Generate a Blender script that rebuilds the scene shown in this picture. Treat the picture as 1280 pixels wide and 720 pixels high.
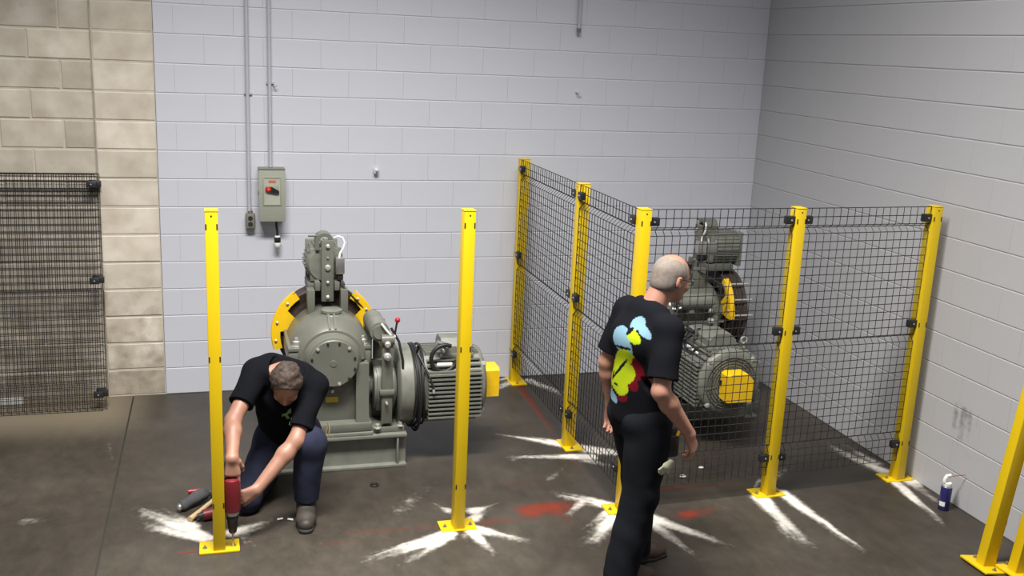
import bpy, bmesh, math, random
import numpy as np
from mathutils import Vector, Matrix, Euler

for o in list(bpy.data.objects):
    bpy.data.objects.remove(o, do_unlink=True)
scene = bpy.context.scene
COL = scene.collection
random.seed(7)
PI = math.pi
R = math.radians

# ------------------------------------------------------------------ camera
YAW, PITCH, ROLL = 0.29189, 0.23457, 0.04547
CAM = Vector((-4.3792, -7.616, 2.6591))
_f = Vector((math.sin(YAW)*math.cos(PITCH), math.cos(YAW)*math.cos(PITCH), -math.sin(PITCH)))
_r = Vector((math.cos(YAW), -math.sin(YAW), 0))
_u = _r.cross(_f)
_r2 = math.cos(ROLL)*_r + math.sin(ROLL)*_u
_u2 = -math.sin(ROLL)*_r + math.cos(ROLL)*_u
cam_data = bpy.data.cameras.new('camera')
cam_data.sensor_width = 36.0
cam_data.lens = 1261.1/1280*36.0
cam = bpy.data.objects.new('camera', cam_data)
COL.objects.link(cam)
cam.matrix_world = Matrix(((_r2.x, _u2.x, -_f.x, CAM.x), (_r2.y, _u2.y, -_f.y, CAM.y),
                           (_r2.z, _u2.z, -_f.z, CAM.z), (0, 0, 0, 1)))
scene.camera = cam

# ------------------------------------------------------------------ light and exposure
scene.view_settings.view_transform = 'Standard'
scene.view_settings.look = 'None'
scene.view_settings.gamma = 1.0
scene.view_settings.use_curve_mapping = False
scene.view_settings.exposure = 0.0
world = bpy.data.worlds.new('hall_ambient')
world.use_nodes = True
world.node_tree.nodes['Background'].inputs[0].default_value = (0.80, 0.82, 0.86, 1)
world.node_tree.nodes['Background'].inputs[1].default_value = 0.28
scene.world = world


def area(name, loc, target, sx, sy, power, col=(1, .97, .92), spread=180):
    l = bpy.data.lights.new(name, 'AREA')
    l.shape = 'RECTANGLE'
    l.size, l.size_y = sx, sy
    l.energy = power
    l.color = col
    l.spread = R(spread)
    o = bpy.data.objects.new(name, l)
    COL.objects.link(o)
    o.location = loc
    d = Vector(target) - Vector(loc)
    o.rotation_euler = d.to_track_quat('-Z', 'Y').to_euler()
    return o


area('hall_and_fill_lamp', (-4.3, -4.0, 6.0), (-4.3, -3.8, 0), 2.4, 0.8, 370, spread=115)
area('hall_and_fill_lamp', (-2.2, -4.0, 6.0), (-2.2, -3.8, 0), 2.4, 0.8, 115, spread=115)  # unseen fill lamp, added to brighten the right wall and the hall


# ------------------------------------------------------------------ materials
def new_mat(name):
    m = bpy.data.materials.new(name)
    m.use_nodes = True
    return m, m.node_tree, m.node_tree.nodes['Principled BSDF']


def mat(name, col, rough=.5, metal=0.0, var=.08, scale=6.0, bump=0.0, bscale=120.0, obj_rand=0.0, spec=.5):
    m, t, b = new_mat(name)
    N, L = t.nodes, t.links
    tc = N.new('ShaderNodeTexCoord')
    nz = N.new('ShaderNodeTexNoise')
    nz.inputs['Scale'].default_value = scale
    nz.inputs['Detail'].default_value = 5
    L.new(tc.outputs['Object'], nz.inputs['Vector'])
    mr = N.new('ShaderNodeMapRange')
    mr.inputs['From Min'].default_value = .3
    mr.inputs['From Max'].default_value = .7
    mr.inputs['To Min'].default_value = 1-var
    mr.inputs['To Max'].default_value = 1+var
    L.new(nz.outputs['Fac'], mr.inputs['Value'])
    val = mr.outputs['Result']
    if obj_rand:
        oi = N.new('ShaderNodeObjectInfo')
        m2 = N.new('ShaderNodeMapRange')
        m2.inputs['To Min'].default_value = 1-obj_rand
        m2.inputs['To Max'].default_value = 1+obj_rand
        L.new(oi.outputs['Random'], m2.inputs['Value'])
        mu = N.new('ShaderNodeMath')
        mu.operation = 'MULTIPLY'
        L.new(val, mu.inputs[0])
        L.new(m2.outputs['Result'], mu.inputs[1])
        val = mu.outputs[0]
    vm = N.new('ShaderNodeVectorMath')
    vm.operation = 'SCALE'
    vm.inputs[0].default_value = col[:3]
    L.new(val, vm.inputs['Scale'])
    L.new(vm.outputs[0], b.inputs['Base Color'])
    b.inputs['Roughness'].default_value = rough
    b.inputs['Metallic'].default_value = metal
    b.inputs['Specular IOR Level'].default_value = spec
    if bump:
        n2 = N.new('ShaderNodeTexNoise')
        n2.inputs['Scale'].default_value = bscale
        n2.inputs['Detail'].default_value = 4
        L.new(tc.outputs['Object'], n2.inputs['Vector'])
        bp = N.new('ShaderNodeBump')
        bp.inputs['Strength'].default_value = bump
        bp.inputs['Distance'].default_value = .002
        L.new(n2.outputs['Fac'], bp.inputs['Height'])
        L.new(bp.outputs['Normal'], b.inputs['Normal'])
    return m


def ramp(N, stops):
    r = N.new('ShaderNodeValToRGB')
    e = r.color_ramp.elements
    while len(e) < len(stops):
        e.new(.5)
    for i, (p, c) in enumerate(stops):
        e[i].position = p
        e[i].color = (*c, 1)
    return r


def mat_floor():
    m, t, b = new_mat('worn_concrete')
    N, L = t.nodes, t.links
    tc = N.new('ShaderNodeTexCoord')

    def noise(sc, det=6, rgh=.6, stretch=None, dist=0):
        n = N.new('ShaderNodeTexNoise')
        n.inputs['Scale'].default_value = sc
        n.inputs['Detail'].default_value = det
        n.inputs['Roughness'].default_value = rgh
        n.inputs['Distortion'].default_value = dist
        if stretch:
            mp = N.new('ShaderNodeMapping')
            mp.inputs['Scale'].default_value = stretch
            L.new(tc.outputs['Object'], mp.inputs['Vector'])
            L.new(mp.outputs['Vector'], n.inputs['Vector'])
        else:
            L.new(tc.outputs['Object'], n.inputs['Vector'])
        return n
    big = noise(.9, 5, .6, dist=.4)
    r1 = ramp(N, [(.30, (.029, .0235, .0180)), (.5, (.043, .0350, .0265)), (.72, (.066, .0555, .0430))])
    L.new(big.outputs['Fac'], r1.inputs['Fac'])
    fine = noise(9, 8, .7, (1, .55, 1))
    r2 = ramp(N, [(.32, (.72, .72, .72)), (.55, (1, 1, 1)), (.75, (1.28, 1.26, 1.22))])
    L.new(fine.outputs['Fac'], r2.inputs['Fac'])
    mx = N.new('ShaderNodeMix')
    mx.data_type = 'RGBA'
    mx.blend_type = 'MULTIPLY'
    mx.inputs['Factor'].default_value = 1
    L.new(r1.outputs['Color'], mx.inputs['A'])
    L.new(r2.outputs['Color'], mx.inputs['B'])
    # pale unsealed strip in front of the bare block wall
    sep = N.new('ShaderNodeSeparateXYZ')
    L.new(tc.outputs['Object'], sep.inputs[0])
    mrx = N.new('ShaderNodeMapRange')
    mrx.interpolation_type = 'SMOOTHSTEP'
    mrx.inputs['From Min'].default_value = -4.75
    mrx.inputs['From Max'].default_value = -5.25
    L.new(sep.outputs['X'], mrx.inputs['Value'])
    mry = N.new('ShaderNodeMapRange')
    mry.interpolation_type = 'SMOOTHSTEP'
    mry.inputs['From Min'].default_value = -.95
    mry.inputs['From Max'].default_value = -.30
    L.new(sep.outputs['Y'], mry.inputs['Value'])
    mm = N.new('ShaderNodeMath')
    mm.operation = 'MULTIPLY'
    L.new(mrx.outputs[0], mm.inputs[0])
    L.new(mry.outputs[0], mm.inputs[1])
    m3 = N.new('ShaderNodeMix')
    m3.data_type = 'RGBA'
    m3.inputs['B'].default_value = (.20, .165, .118, 1)
    L.new(mm.outputs[0], m3.inputs['Factor'])
    L.new(mx.outputs['Result'], m3.inputs['A'])
    # pale specks and scuffs
    sp = noise(38, 3, .5)
    rs = ramp(N, [(.70, (0, 0, 0)), (.76, (1, 1, 1))])
    L.new(sp.outputs['Fac'], rs.inputs['Fac'])
    sm = noise(2.2, 4, .6)
    rm = ramp(N, [(.52, (0, 0, 0)), (.75, (.5, .5, .5))])
    L.new(sm.outputs['Fac'], rm.inputs['Fac'])
    mk = N.new('ShaderNodeMath')
    mk.operation = 'MULTIPLY'
    L.new(rs.outputs['Color'], mk.inputs[0])
    L.new(rm.outputs['Color'], mk.inputs[1])
    m4 = N.new('ShaderNodeMix')
    m4.data_type = 'RGBA'
    m4.inputs['B'].default_value = (.20, .19, .17, 1)
    L.new(mk.outputs[0], m4.inputs['Factor'])
    L.new(m3.outputs['Result'], m4.inputs['A'])
    L.new(m4.outputs['Result'], b.inputs['Base Color'])
    rr = N.new('ShaderNodeMapRange')
    rr.inputs['To Min'].default_value = .38
    rr.inputs['To Max'].default_value = .62
    L.new(fine.outputs['Fac'], rr.inputs['Value'])
    L.new(rr.outputs[0], b.inputs['Roughness'])
    bp = N.new('ShaderNodeBump')
    bp.inputs['Strength'].default_value = .15
    bp.inputs['Distance'].default_value = .004
    L.new(fine.outputs['Fac'], bp.inputs['Height'])
    L.new(bp.outputs['Normal'], b.inputs['Normal'])
    return m


def mat_raw_block(name='bare_block', g=1.0):
    m, t, b = new_mat(name)
    N, L = t.nodes, t.links
    tc = N.new('ShaderNodeTexCoord')
    geo = N.new('ShaderNodeNewGeometry')
    oi = N.new('ShaderNodeObjectInfo')
    n1 = N.new('ShaderNodeTexNoise')
    n1.inputs['Scale'].default_value = 5
    n1.inputs['Detail'].default_value = 7
    L.new(geo.outputs['Position'], n1.inputs['Vector'])
    r1 = ramp(N, [(.3, (.46*g, .405*g, .33*g)), (.5, (.56*g, .505*g, .42*g)), (.7, (.67*g, .615*g, .53*g))])
    L.new(n1.outputs['Fac'], r1.inputs['Fac'])
    mr = N.new('ShaderNodeMapRange')
    mr.inputs['To Min'].default_value = .84
    mr.inputs['To Max'].default_value = 1.1
    L.new(oi.outputs['Random'], mr.inputs['Value'])
    vm = N.new('ShaderNodeVectorMath')
    vm.operation = 'SCALE'
    L.new(r1.outputs['Color'], vm.inputs[0])
    L.new(mr.outputs[0], vm.inputs['Scale'])
    # dirt low on the wall
    sep = N.new('ShaderNodeSeparateXYZ')
    L.new(geo.outputs['Position'], sep.inputs[0])
    n2 = N.new('ShaderNodeTexNoise')
    n2.inputs['Scale'].default_value = 9
    n2.inputs['Detail'].default_value = 6
    L.new(geo.outputs['Position'], n2.inputs['Vector'])
    mz = N.new('ShaderNodeMapRange')
    mz.inputs['From Min'].default_value = 1.1
    mz.inputs['From Max'].default_value = .0
    mz.inputs['To Min'].default_value = -.15
    mz.inputs['To Max'].default_value = .35
    L.new(sep.outputs['Z'], mz.inputs['Value'])
    ad = N.new('ShaderNodeMath')
    ad.operation = 'ADD'
    L.new(n2.outputs['Fac'], ad.inputs[0])
    L.new(mz.outputs[0], ad.inputs[1])
    rd = ramp(N, [(.5, (0, 0, 0)), (.95, (.8, .8, .8))])
    L.new(ad.outputs[0], rd.inputs['Fac'])
    mx = N.new('ShaderNodeMix')
    mx.data_type = 'RGBA'
    mx.inputs['B'].default_value = (.24, .19, .135, 1)
    L.new(rd.outputs['Color'], mx.inputs['Factor'])
    L.new(vm.outputs[0], mx.inputs['A'])
    L.new(mx.outputs['Result'], b.inputs['Base Color'])
    b.inputs['Roughness'].default_value = .9
    n3 = N.new('ShaderNodeTexNoise')
    n3.inputs['Scale'].default_value = 140
    L.new(geo.outputs['Position'], n3.inputs['Vector'])
    bp = N.new('ShaderNodeBump')
    bp.inputs['Strength'].default_value = .4
    bp.inputs['Distance'].default_value = .003
    L.new(n3.outputs['Fac'], bp.inputs['Height'])
    L.new(bp.outputs['Normal'], b.inputs['Normal'])
    return m


def mat_powder(name, col, soft=.35, nscale=30, amax=1.0, lo=.05, hi=1.0):
    m, t, b = new_mat(name)
    N, L = t.nodes, t.links
    b.inputs['Base Color'].default_value = (*col, 1)
    b.inputs['Roughness'].default_value = .95
    b.inputs['Specular IOR Level'].default_value = .1
    at = N.new('ShaderNodeAttribute')
    at.attribute_name = 'powder'
    geo = N.new('ShaderNodeNewGeometry')
    nz = N.new('ShaderNodeTexNoise')
    nz.inputs['Scale'].default_value = nscale
    nz.inputs['Detail'].default_value = 6
    L.new(geo.outputs['Position'], nz.inputs['Vector'])
    ad = N.new('ShaderNodeMath')
    ad.operation = 'MULTIPLY_ADD'
    ad.inputs[1].default_value = soft
    L.new(nz.outputs['Fac'], ad.inputs[0])
    ad2 = N.new('ShaderNodeMath')
    ad2.operation = 'SUBTRACT'
    ad2.inputs[1].default_value = soft*.5
    L.new(at.outputs['Fac'], ad.inputs[2])
    L.new(ad.outputs[0], ad2.inputs[0])
    mr = N.new('ShaderNodeMapRange')
    mr.interpolation_type = 'SMOOTHSTEP'
    mr.inputs['From Min'].default_value = lo
    mr.inputs['From Max'].default_value = hi
    mr.inputs['To Max'].default_value = amax
    L.new(ad2.outputs[0], mr.inputs['Value'])
    L.new(mr.outputs[0], b.inputs['Alpha'])
    return m


def mat_attr(name, attr, rough=.95):
    m, t, b = new_mat(name)
    at = t.nodes.new('ShaderNodeAttribute')
    at.attribute_name = attr
    t.links.new(at.outputs['Color'], b.inputs['Base Color'])
    b.inputs['Roughness'].default_value = rough
    b.inputs['Specular IOR Level'].default_value = .08
    return m


M = dict(
    floor=mat_floor(),
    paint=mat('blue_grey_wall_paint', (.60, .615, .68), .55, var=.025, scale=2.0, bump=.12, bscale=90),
    paint_r=mat('right_wall_paint', (.455, .455, .475), .55, var=.025, scale=2.0, bump=.12, bscale=90),  # wall paint in a darker, greyer tone for the right wall
    raw=mat_raw_block(),
    raw_p=mat_raw_block('bare_pilaster_block', 1.18),
    mortar=mat('pale_mortar', (.56, .51, .43), .9, var=.12, scale=8),
    yellow=mat('yellow_powder_coat', (.69, .475, .004), .40, var=.03),
    yellow2=mat('yellow_guard_paint', (.80, .50, .01), .4, var=.05, scale=14),
    wire=mat('black_wire', (.012, .012, .014), .45),
    black=mat('black_plastic', (.014, .014, .016), .45),
    slot=mat('dark_slot', (.02, .018, .012), .8),
    steel=mat('bright_steel', (.55, .55, .54), .3, .9),
    zinc=mat('zinc_bolt', (.62, .61, .57), .35, .6),
    bolt_d=mat('dull_anchor_bolt', (.30, .26, .15), .45, .5),
    mach=mat('grey_green_enamel', (.130, .133, .111), .36, var=.07, scale=9),
    mach2=mat('worn_grey_enamel', (.165, .169, .145), .4, var=.12, scale=16),
    machd=mat('dark_grey_casting', (.10, .105, .09), .5, var=.1),  # darker grey of spokes, stand plate, motor flange and fan grille
    rust=mat('brown_groove_iron', (.060, .042, .034), .55, .2, var=.25, scale=20),
    rubber=mat('black_cable', (.012, .012, .012), .5),
    white=mat('white_plastic', (.80, .80, .78), .4, var=.02),
    paper=mat('white_sticker', (.78, .78, .76), .6, var=.02),
    red=mat('red_plastic', (.42, .012, .02), .35),
    drill=mat('dark_red_casing', (.135, .008, .013), .42, var=.1),
    boxgrey=mat('pale_green_grey_enamel', (.33, .345, .285), .4, var=.03),
    boxdark=mat('weathered_box_grey', (.17, .165, .14), .45, var=.1),
    emt=mat('painted_conduit', (.47, .48, .52), .4, var=.04),
    orange=mat('orange_lamp_plastic', (.8, .12, .03), .4),
    label=mat('yellow_label', (.62, .48, .03), .5),
    skin=mat('skin', (.335, .170, .118), .5, var=.09, scale=22),
    skin2=mat('ruddy_skin', (.37, .180, .125), .5, var=.09, scale=22),
    hair=mat('greying_brown_hair', (.046, .030, .022), .75, var=.6, scale=55, bump=.6, bscale=160),
    hair2=mat('cropped_grey_hair', (.20, .165, .14), .8, var=.16, scale=60, bump=.4, bscale=200),
    shirt=mat('black_cotton', (.010, .011, .014), .9, var=.2, spec=.2),
    denim=mat('navy_work_cotton', (.019, .022, .043), .9, var=.2, scale=18, spec=.2),
    trousers=mat('black_work_cotton', (.009, .010, .013), .95, var=.25, spec=.1),
    boot=mat('worn_grey_leather', (.036, .029, .024), .6, var=.35, scale=14),
    boot2=mat('brown_leather', (.050, .028, .018), .6, var=.3),
    sole=mat('dark_rubber_sole', (.02, .019, .018), .7),
    wood=mat('pale_wood', (.46, .34, .18), .6, var=.15, scale=20),
    pouch=mat('dark_grey_canvas', (.055, .055, .06), .8, var=.2),
    blue=mat('deep_blue_label', (.022, .02, .13), .3),
    label2=mat('pale_switch_plate', (.42, .43, .37), .5),
    orange2=mat('orange_red_label', (.55, .16, .08), .5),
    boxgrey2=mat('grey_outlet_cover', (.24, .235, .20), .4, .3),
    dust=mat_powder('concrete_dust', (.74, .70, .64), .55, 30, .97, .08, .98),
    chalk=mat_powder('red_chalk', (.26, .040, .022), .7, 18, .62, .10, 1.1),
    glove=mat('pale_work_glove', (.42, .42, .30), .8, var=.2, scale=30),
    scuff=mat_powder('grey_scuff', (.16, .15, .14), .9, 24, .7, .1, .9),
    print=mat_attr('printed_cotton', 'print'),
)


# ------------------------------------------------------------------ mesh helpers
def link(name, me, m, parent=None, loc=None, rot=None):
    o = bpy.data.objects.new(name, me)
    COL.objects.link(o)
    if m is not None and not me.materials:
        me.materials.append(m)
    if parent:
        o.parent = parent
    if loc:
        o.location = loc
    if rot:
        o.rotation_euler = rot
    return o


def tag(o, label=None, cat=None, group=None, kind=None):
    if label:
        o['label'] = label
    if cat:
        o['category'] = cat
    if group:
        o['group'] = group
    if kind:
        o['kind'] = kind
    return o


def empty(name, loc, rz=0.0, label=None, cat=None, group=None):
    o = bpy.data.objects.new(name, None)
    o.empty_display_size = .1
    COL.objects.link(o)
    o.location = loc
    o.rotation_euler = (0, 0, rz)
    return tag(o, label, cat, group)


class MB:
    """collects shapes, builds ONE mesh object"""
    def __init__(s):
        s.bm = bmesh.new()
        s.smooth = []

    def _t(s, verts, mtx):
        bmesh.ops.transform(s.bm, matrix=mtx, verts=verts)

    def box(s, x0, x1, y0, y1, z0, z1, bev=0.0, mtx=None):
        g = bmesh.ops.create_cube(s.bm, size=1)
        v = g['verts']
        s._t(v, Matrix.Translation(((x0+x1)/2, (y0+y1)/2, (z0+z1)/2)) @ Matrix.Diagonal((x1-x0, y1-y0, z1-z0, 1)))
        if bev:
            e = list({e for q in v for e in q.link_edges})
            r = bmesh.ops.bevel(s.bm, geom=e, offset=bev, segments=2, affect='EDGES', profile=.5)
            v = list({q for f in r['faces'] for q in f.verts} | {q for q in v if q.is_valid})
        if mtx:
            s._t([q for q in v if q.is_valid], mtx)
        return s

    def lathe(s, prof, axis='z', c=(0, 0, 0), n=28, a0=0.0, a1=2*PI, smooth=True, cap=True):
        """prof: [(t, r)] along axis"""
        full = abs(a1-a0-2*PI) < 1e-6
        k = n if full else n+1
        rings = []
        for (t, r) in prof:
            ring = []
            for i in range(k):
                a = a0+(a1-a0)*i/n
                u, w = r*math.cos(a), r*math.sin(a)
                p = {'z': (u, w, t), 'y': (u, t, w), 'x': (t, u, w)}[axis]
                ring.append(s.bm.verts.new((p[0]+c[0], p[1]+c[1], p[2]+c[2])))
            rings.append(ring)
        for a, b in zip(rings[:-1], rings[1:]):
            for i in range(n if full else n):
                j = (i+1) % k
                f = s.bm.faces.new((a[i], a[j], b[j], b[i]))
                f.smooth = smooth
        if cap:
            for ring in (rings[0], rings[-1]):
                try:
                    s.bm.faces.new(ring)
                except ValueError:
                    pass
            if not full:
                side0 = [q[0] for q in rings]
                side1 = [q[-1] for q in rings]
                s.bm.faces.new(side0 + side1[::-1])
        return s

    def cyl(s, p0, p1, r0, r1=None, n=16, smooth=True):
        r1 = r0 if r1 is None else r1
        return s.tube([p0, p1], [r0, r1], n)

    def tube(s, pts, r, n=8, closed=False):
        pts = [Vector(p) for p in pts]
        rr = r if isinstance(r, (list, tuple)) else [r]*len(pts)
        rings = []
        m = len(pts)
        up = None
        for i, p in enumerate(pts):
            if closed:
                t = (pts[(i+1) % m]-pts[i-1])
            else:
                t = pts[min(i+1, m-1)]-pts[max(i-1, 0)]
            t.normalize()
            if up is None:
                up = Vector((0, 0, 1)) if abs(t.z) < .9 else Vector((0, 1, 0))
            x = up.cross(t)
            if x.length < 1e-5:
                x = Vector((1, 0, 0)).cross(t)
            x.normalize()
            y = t.cross(x)
            up = y
            rings.append([s.bm.verts.new(p+(x*math.cos(2*PI*k/n)+y*math.sin(2*PI*k/n))*rr[i]) for k in range(n)])
        prs = list(zip(rings[:-1], rings[1:]))
        if closed:
            prs.append((rings[-1], rings[0]))
        for a, b in prs:
            for k in range(n):
                f = s.bm.faces.new((a[k], a[(k+1) % n], b[(k+1) % n], b[k]))
                f.smooth = n > 4
        if not closed:
            s.bm.faces.new(rings[0][::-1])
            s.bm.faces.new(rings[-1])
        return s

    def prism(s, pts, a, b, axis='y'):
        """polygon pts extruded from a to b along axis"""
        def P(u, w, t):
            return {'y': (u, t, w), 'x': (t, u, w), 'z': (u, w, t)}[axis]
        A = [s.bm.verts.new(P(u, w, a)) for u, w in pts]
        B = [s.bm.verts.new(P(u, w, b)) for u, w in pts]
        s.bm.faces.new(A)
        s.bm.faces.new(B[::-1])
        n = len(pts)
        for i in range(n):
            s.bm.faces.new((A[i], B[i], B[(i+1) % n], A[(i+1) % n]))
        return s

    def ball(s, c, r, sc=(1, 1, 1), n=12):
        g = bmesh.ops.create_uvsphere(s.bm, u_segments=n, v_segments=max(6, n//2+2), radius=r)
        s._t(g['verts'], Matrix.Translation(c) @ Matrix.Diagonal((*sc, 1)))
        for f in {f for v in g['verts'] for f in v.link_faces}:
            f.smooth = True
        return s

    def build(s, name, m, parent=None, loc=None, rot=None, kind=None):
        bmesh.ops.recalc_face_normals(s.bm, faces=s.bm.faces[:])
        me = bpy.data.meshes.new(name)
        s.bm.to_mesh(me)
        s.bm.free()
        me.set_sharp_from_angle(angle=R(38))
        o = link(name, me, m, parent, loc, rot)
        if kind:
            o['kind'] = kind
        return o


def kids(o):
    return [c for c in bpy.data.objects if c.parent == o]


def copy_tree(o, parent=None):
    c = o.copy()
    COL.objects.link(c)
    if parent:
        c.parent = parent
    for ch in kids(o):
        copy_tree(ch, c)
    return c


# ------------------------------------------------------------------ the setting
BH, BL = .2032, .4064
MB().box(-9, .3, -10, .4, -.15, 0).build('floor', M['floor'])['kind'] = 'structure'
jb = MB()
jb.box(-.006, .006, -8, -.02, -.002, .0006)
o = jb.build('floor_joint', M['slot'], bpy.data.objects['floor'], (-5.0, 0, 0), (0, 0, 0))
fm = bpy.data.objects['floor']


def block_mesh(name, w, h, d, m, bev=.004, bvx=None):
    """block front face at y=0 going back to y=d, open at the back"""
    x, z = w/2, h/2
    xs = [(-x, -z), (x, -z), (x, z), (-x, z)]
    c = bev if bvx is None else bvx
    xi = [(-x+c, -z+bev), (x-c, -z+bev), (x-c, z-bev), (-x+c, z-bev)]
    v = [(a, 0, b) for a, b in xi] + [(a, bev*.8, b) for a, b in xs] + [(a, d, b) for a, b in xs]
    f = [(0, 1, 2, 3)]
    for i in range(4):
        j = (i+1) % 4
        f += [(i+4, j+4, j, i), (i+8, j+8, j+4, i+4)]
    f.append((11, 10, 9, 8))
    me = bpy.data.meshes.new(name)
    me.from_pydata(v, [], f)
    me.materials.append(m)
    me.update()
    return me


_bm_cache = {}


def lay_wall(wall, x0, x1, rows, off, m, to_world, rotz, gap_h, gap_v, jitter, z0=0.0, bev=.004, depth=.03, bvx=None):
    """running-bond blocks between x0 and x1 (wall-run coordinate), children of the wall"""
    for r in range(rows):
        st = off + (BL/2 if r % 2 else 0)
        k = math.floor((x0-st)/BL)
        a = st + k*BL
        while a < x1-1e-4:
            b = a+BL
            xa, xb = max(a, x0), min(b, x1)
            if xb-xa > .03:
                w = round(xb-xa-gap_v, 3)
                key = (m.name, w, gap_h, bev)
                if key not in _bm_cache:
                    _bm_cache[key] = block_mesh('block', w, BH-gap_h, depth, m, bev, bvx)
                q = bpy.data.objects.new('block', _bm_cache[key])
                COL.objects.link(q)
                q.parent = wall
                q.location = to_world((xa+xb)/2, random.uniform(-jitter, jitter), z0+(r+.5)*BH)
                q.rotation_euler = (0, 0, rotz)
            a = b


# back wall: painted block, face at y = 0
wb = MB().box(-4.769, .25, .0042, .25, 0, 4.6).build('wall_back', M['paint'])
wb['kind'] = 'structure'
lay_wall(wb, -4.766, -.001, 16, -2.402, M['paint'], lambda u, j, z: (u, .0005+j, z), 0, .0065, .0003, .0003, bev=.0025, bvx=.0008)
# right wall: face at x = 0
wr = MB().box(.0042, .25, -9, .0042, 0, 4.6).build('wall_right', M['paint_r'])
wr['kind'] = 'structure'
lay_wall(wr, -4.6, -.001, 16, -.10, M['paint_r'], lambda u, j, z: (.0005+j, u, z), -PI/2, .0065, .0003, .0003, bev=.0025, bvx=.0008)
# bare block pilaster and bare block wall at the left
pl = MB().box(-5.172, -4.772, .0055, .25, 0, 4.6).build('trim_1', M['mortar'])
pl['kind'] = 'structure'
pl['label'] = 'bare beige concrete block pilaster between the painted and the bare wall'
for r in range(16):
    me = block_mesh('block', .394, BH-.012, .03, M['raw_p'], .006)
    q = link('block', me, None, pl, (-4.972+random.uniform(-.002, .002), random.uniform(-.002, .003), (r+.5)*BH+.002))
wl = MB().box(-9, -5.17, .042, .3, 0, 4.6).build('wall_left', M['mortar'])
wl['kind'] = 'structure'
lay_wall(wl, -6.45, -5.178, 16, -5.178-BL, M['raw'], lambda u, j, z: (u, .036+j, z), 0, .012, .011, .002, bev=.006)


# ------------------------------------------------------------------ safety fence posts
POST_H = 1.82


def make_post(loc, rz, label, lean=0.0):
    t = empty('fence_post', loc, rz, label, 'post', 'yellow safety fence posts')
    x, ya, yb = .031, -.056, .024
    MB().box(-x, x, ya, yb, .010, POST_H-.004, .004).build('tube', M['yellow'], t)
    MB().box(-x-.001, x+.001, ya-.001, yb+.001, POST_H-.004, POST_H+.001, .002).build('cap', M['yellow'], t)
    MB().box(-.1025, .1025, -.066, .066, 0, .012, .0025).build('base_plate', M['yellow'], t)
    for bx in (-.074, .074):
        b = MB()
        b.lathe([(.012, .013), (.014, .013), (.014, .008), (.020, .008)], 'z', (bx, -.012, 0), 12, smooth=False)
        b.cyl((bx, -.012, .020), (bx, -.012, .028), .0045)
        b.build('anchor_bolt', M['bolt_d'], t)
    for z in (1.742, 1.066, .268):
        for sx in (-1, 1):
            MB().box(sx*.026-.0035, sx*.026+.0035, ya-.0012, ya+.004, z-.014, z+.014).build('slot', M['slot'], t)
    MB().cyl((.0, ya-.0012, 1.795), (0, ya+.004, 1.795), .0045, n=10).build('screw_hole', M['slot'], t)
    t.rotation_euler = (lean, 0, rz)
    return t


make_post((-4.402, -2.511, 0), 0, 'bare yellow post in front of the kneeling man, drill at its base plate')
make_post((-3.108, -2.517, 0), 0, 'bare yellow post standing alone in front of the grey motor, no mesh attached')
make_post((-2.098, -2.490, 0), 0, 'yellow corner post behind the walking man, mesh panels meeting at it')
make_post((-1.102, -2.455, 0), 0, 'yellow post between the two front mesh panels, white dust at its foot')
make_post((-.113, -2.400, 0), 0, 'yellow end post of the fence beside the grey right wall')
make_post((-2.058, -.125, 0), -PI/2, 'yellow post of the side fence touching the back wall')
make_post((-2.073, -1.497, 0), -PI/2, 'yellow middle post of the side fence, between two mesh panels')
make_post((-.385, -3.53, .003), PI/2, 'left one of two spare yellow posts leaning at the right picture edge', .12)
make_post((-.262, -3.63, .003), PI/2, 'right one of two spare yellow posts leaning at the right picture edge', .12)


# ------------------------------------------------------------------ mesh panels
def make_panel(p0, p1, side, label, clips=(1, 1), zb=.14, zt=1.815, rot=None, loc=None, r=.0026):
    """panel from p0 to p1 (xy); V bends bulge towards side (+1 = left of the run)"""
    a, b = Vector((*p0, 0)), Vector((*p1, 0))
    run = b-a
    W = run.length
    ang = math.atan2(run.y, run.x)
    t = empty('mesh_panel', a if loc is None else loc, ang, label, 'fence panel', 'black wire mesh panels')
    if rot:
        t.rotation_euler = rot
    H = zt-zb
    vd = .03*side
    vz = [zt-.128, zt-.838, zb+.178]         # centres of the three V bends
    m = MB()
    n = max(2, round(W/.05))
    prof = [(zb, 0)]
    for z in sorted(vz):
        prof += [(z-.024, 0), (z+.008, vd), (z+.024, 0)]
    prof += [(zt, 0)]
    for i in range(n+1):
        x = W*i/n
        m.tube([(x, y-.0022*side, z) for z, y in prof], r, 4)
    zs = []
    for z in vz:
        zs += [(z-.024, 0), (z+.008, vd), (z+.024, 0)]
    segs = [(zb, min(vz)-.024), (vz[2]+.024, vz[1]-.024), (vz[1]+.024, vz[0]-.024), (vz[0]+.024, zt)]
    for z0, z1 in segs:
        k = max(1, round((z1-z0)/.0515))
        for i in range(k+1):
            zs.append((z0+(z1-z0)*i/k, 0))
    done = set()
    for z, y in zs:
        key = round(z, 3)
        if key in done:
            continue
        done.add(key)
        m.tube([(-.004, y+.002*side, z), (W+.004, y+.002*side, z)], r, 4)
    m.build('wire_grid', M['wire'], t, kind='stuff')
    for e, on in ((0, clips[0]), (1, clips[1])):
        if not on:
            continue
        x = .022 if e == 0 else W-.022
        for z in (1.747-1.815+zt, 1.070-1.815+zt, .256-.14+zb):
            c = MB()
            c.box(x-.033, x+.033, -.016, .018, z-.023, z+.023, .002)
            q = c.build('clip', M['black'], t)
            s = MB()
            s.lathe([(-.020, .0045), (-.016, .005)], 'y', (x, 0, z), 10) if side > 0 else s.lathe([(.018, .005), (.022, .0045)], 'y', (x, 0, z), 10)
            s.build('clip_screw', M['zinc'], q)
    return t


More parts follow.
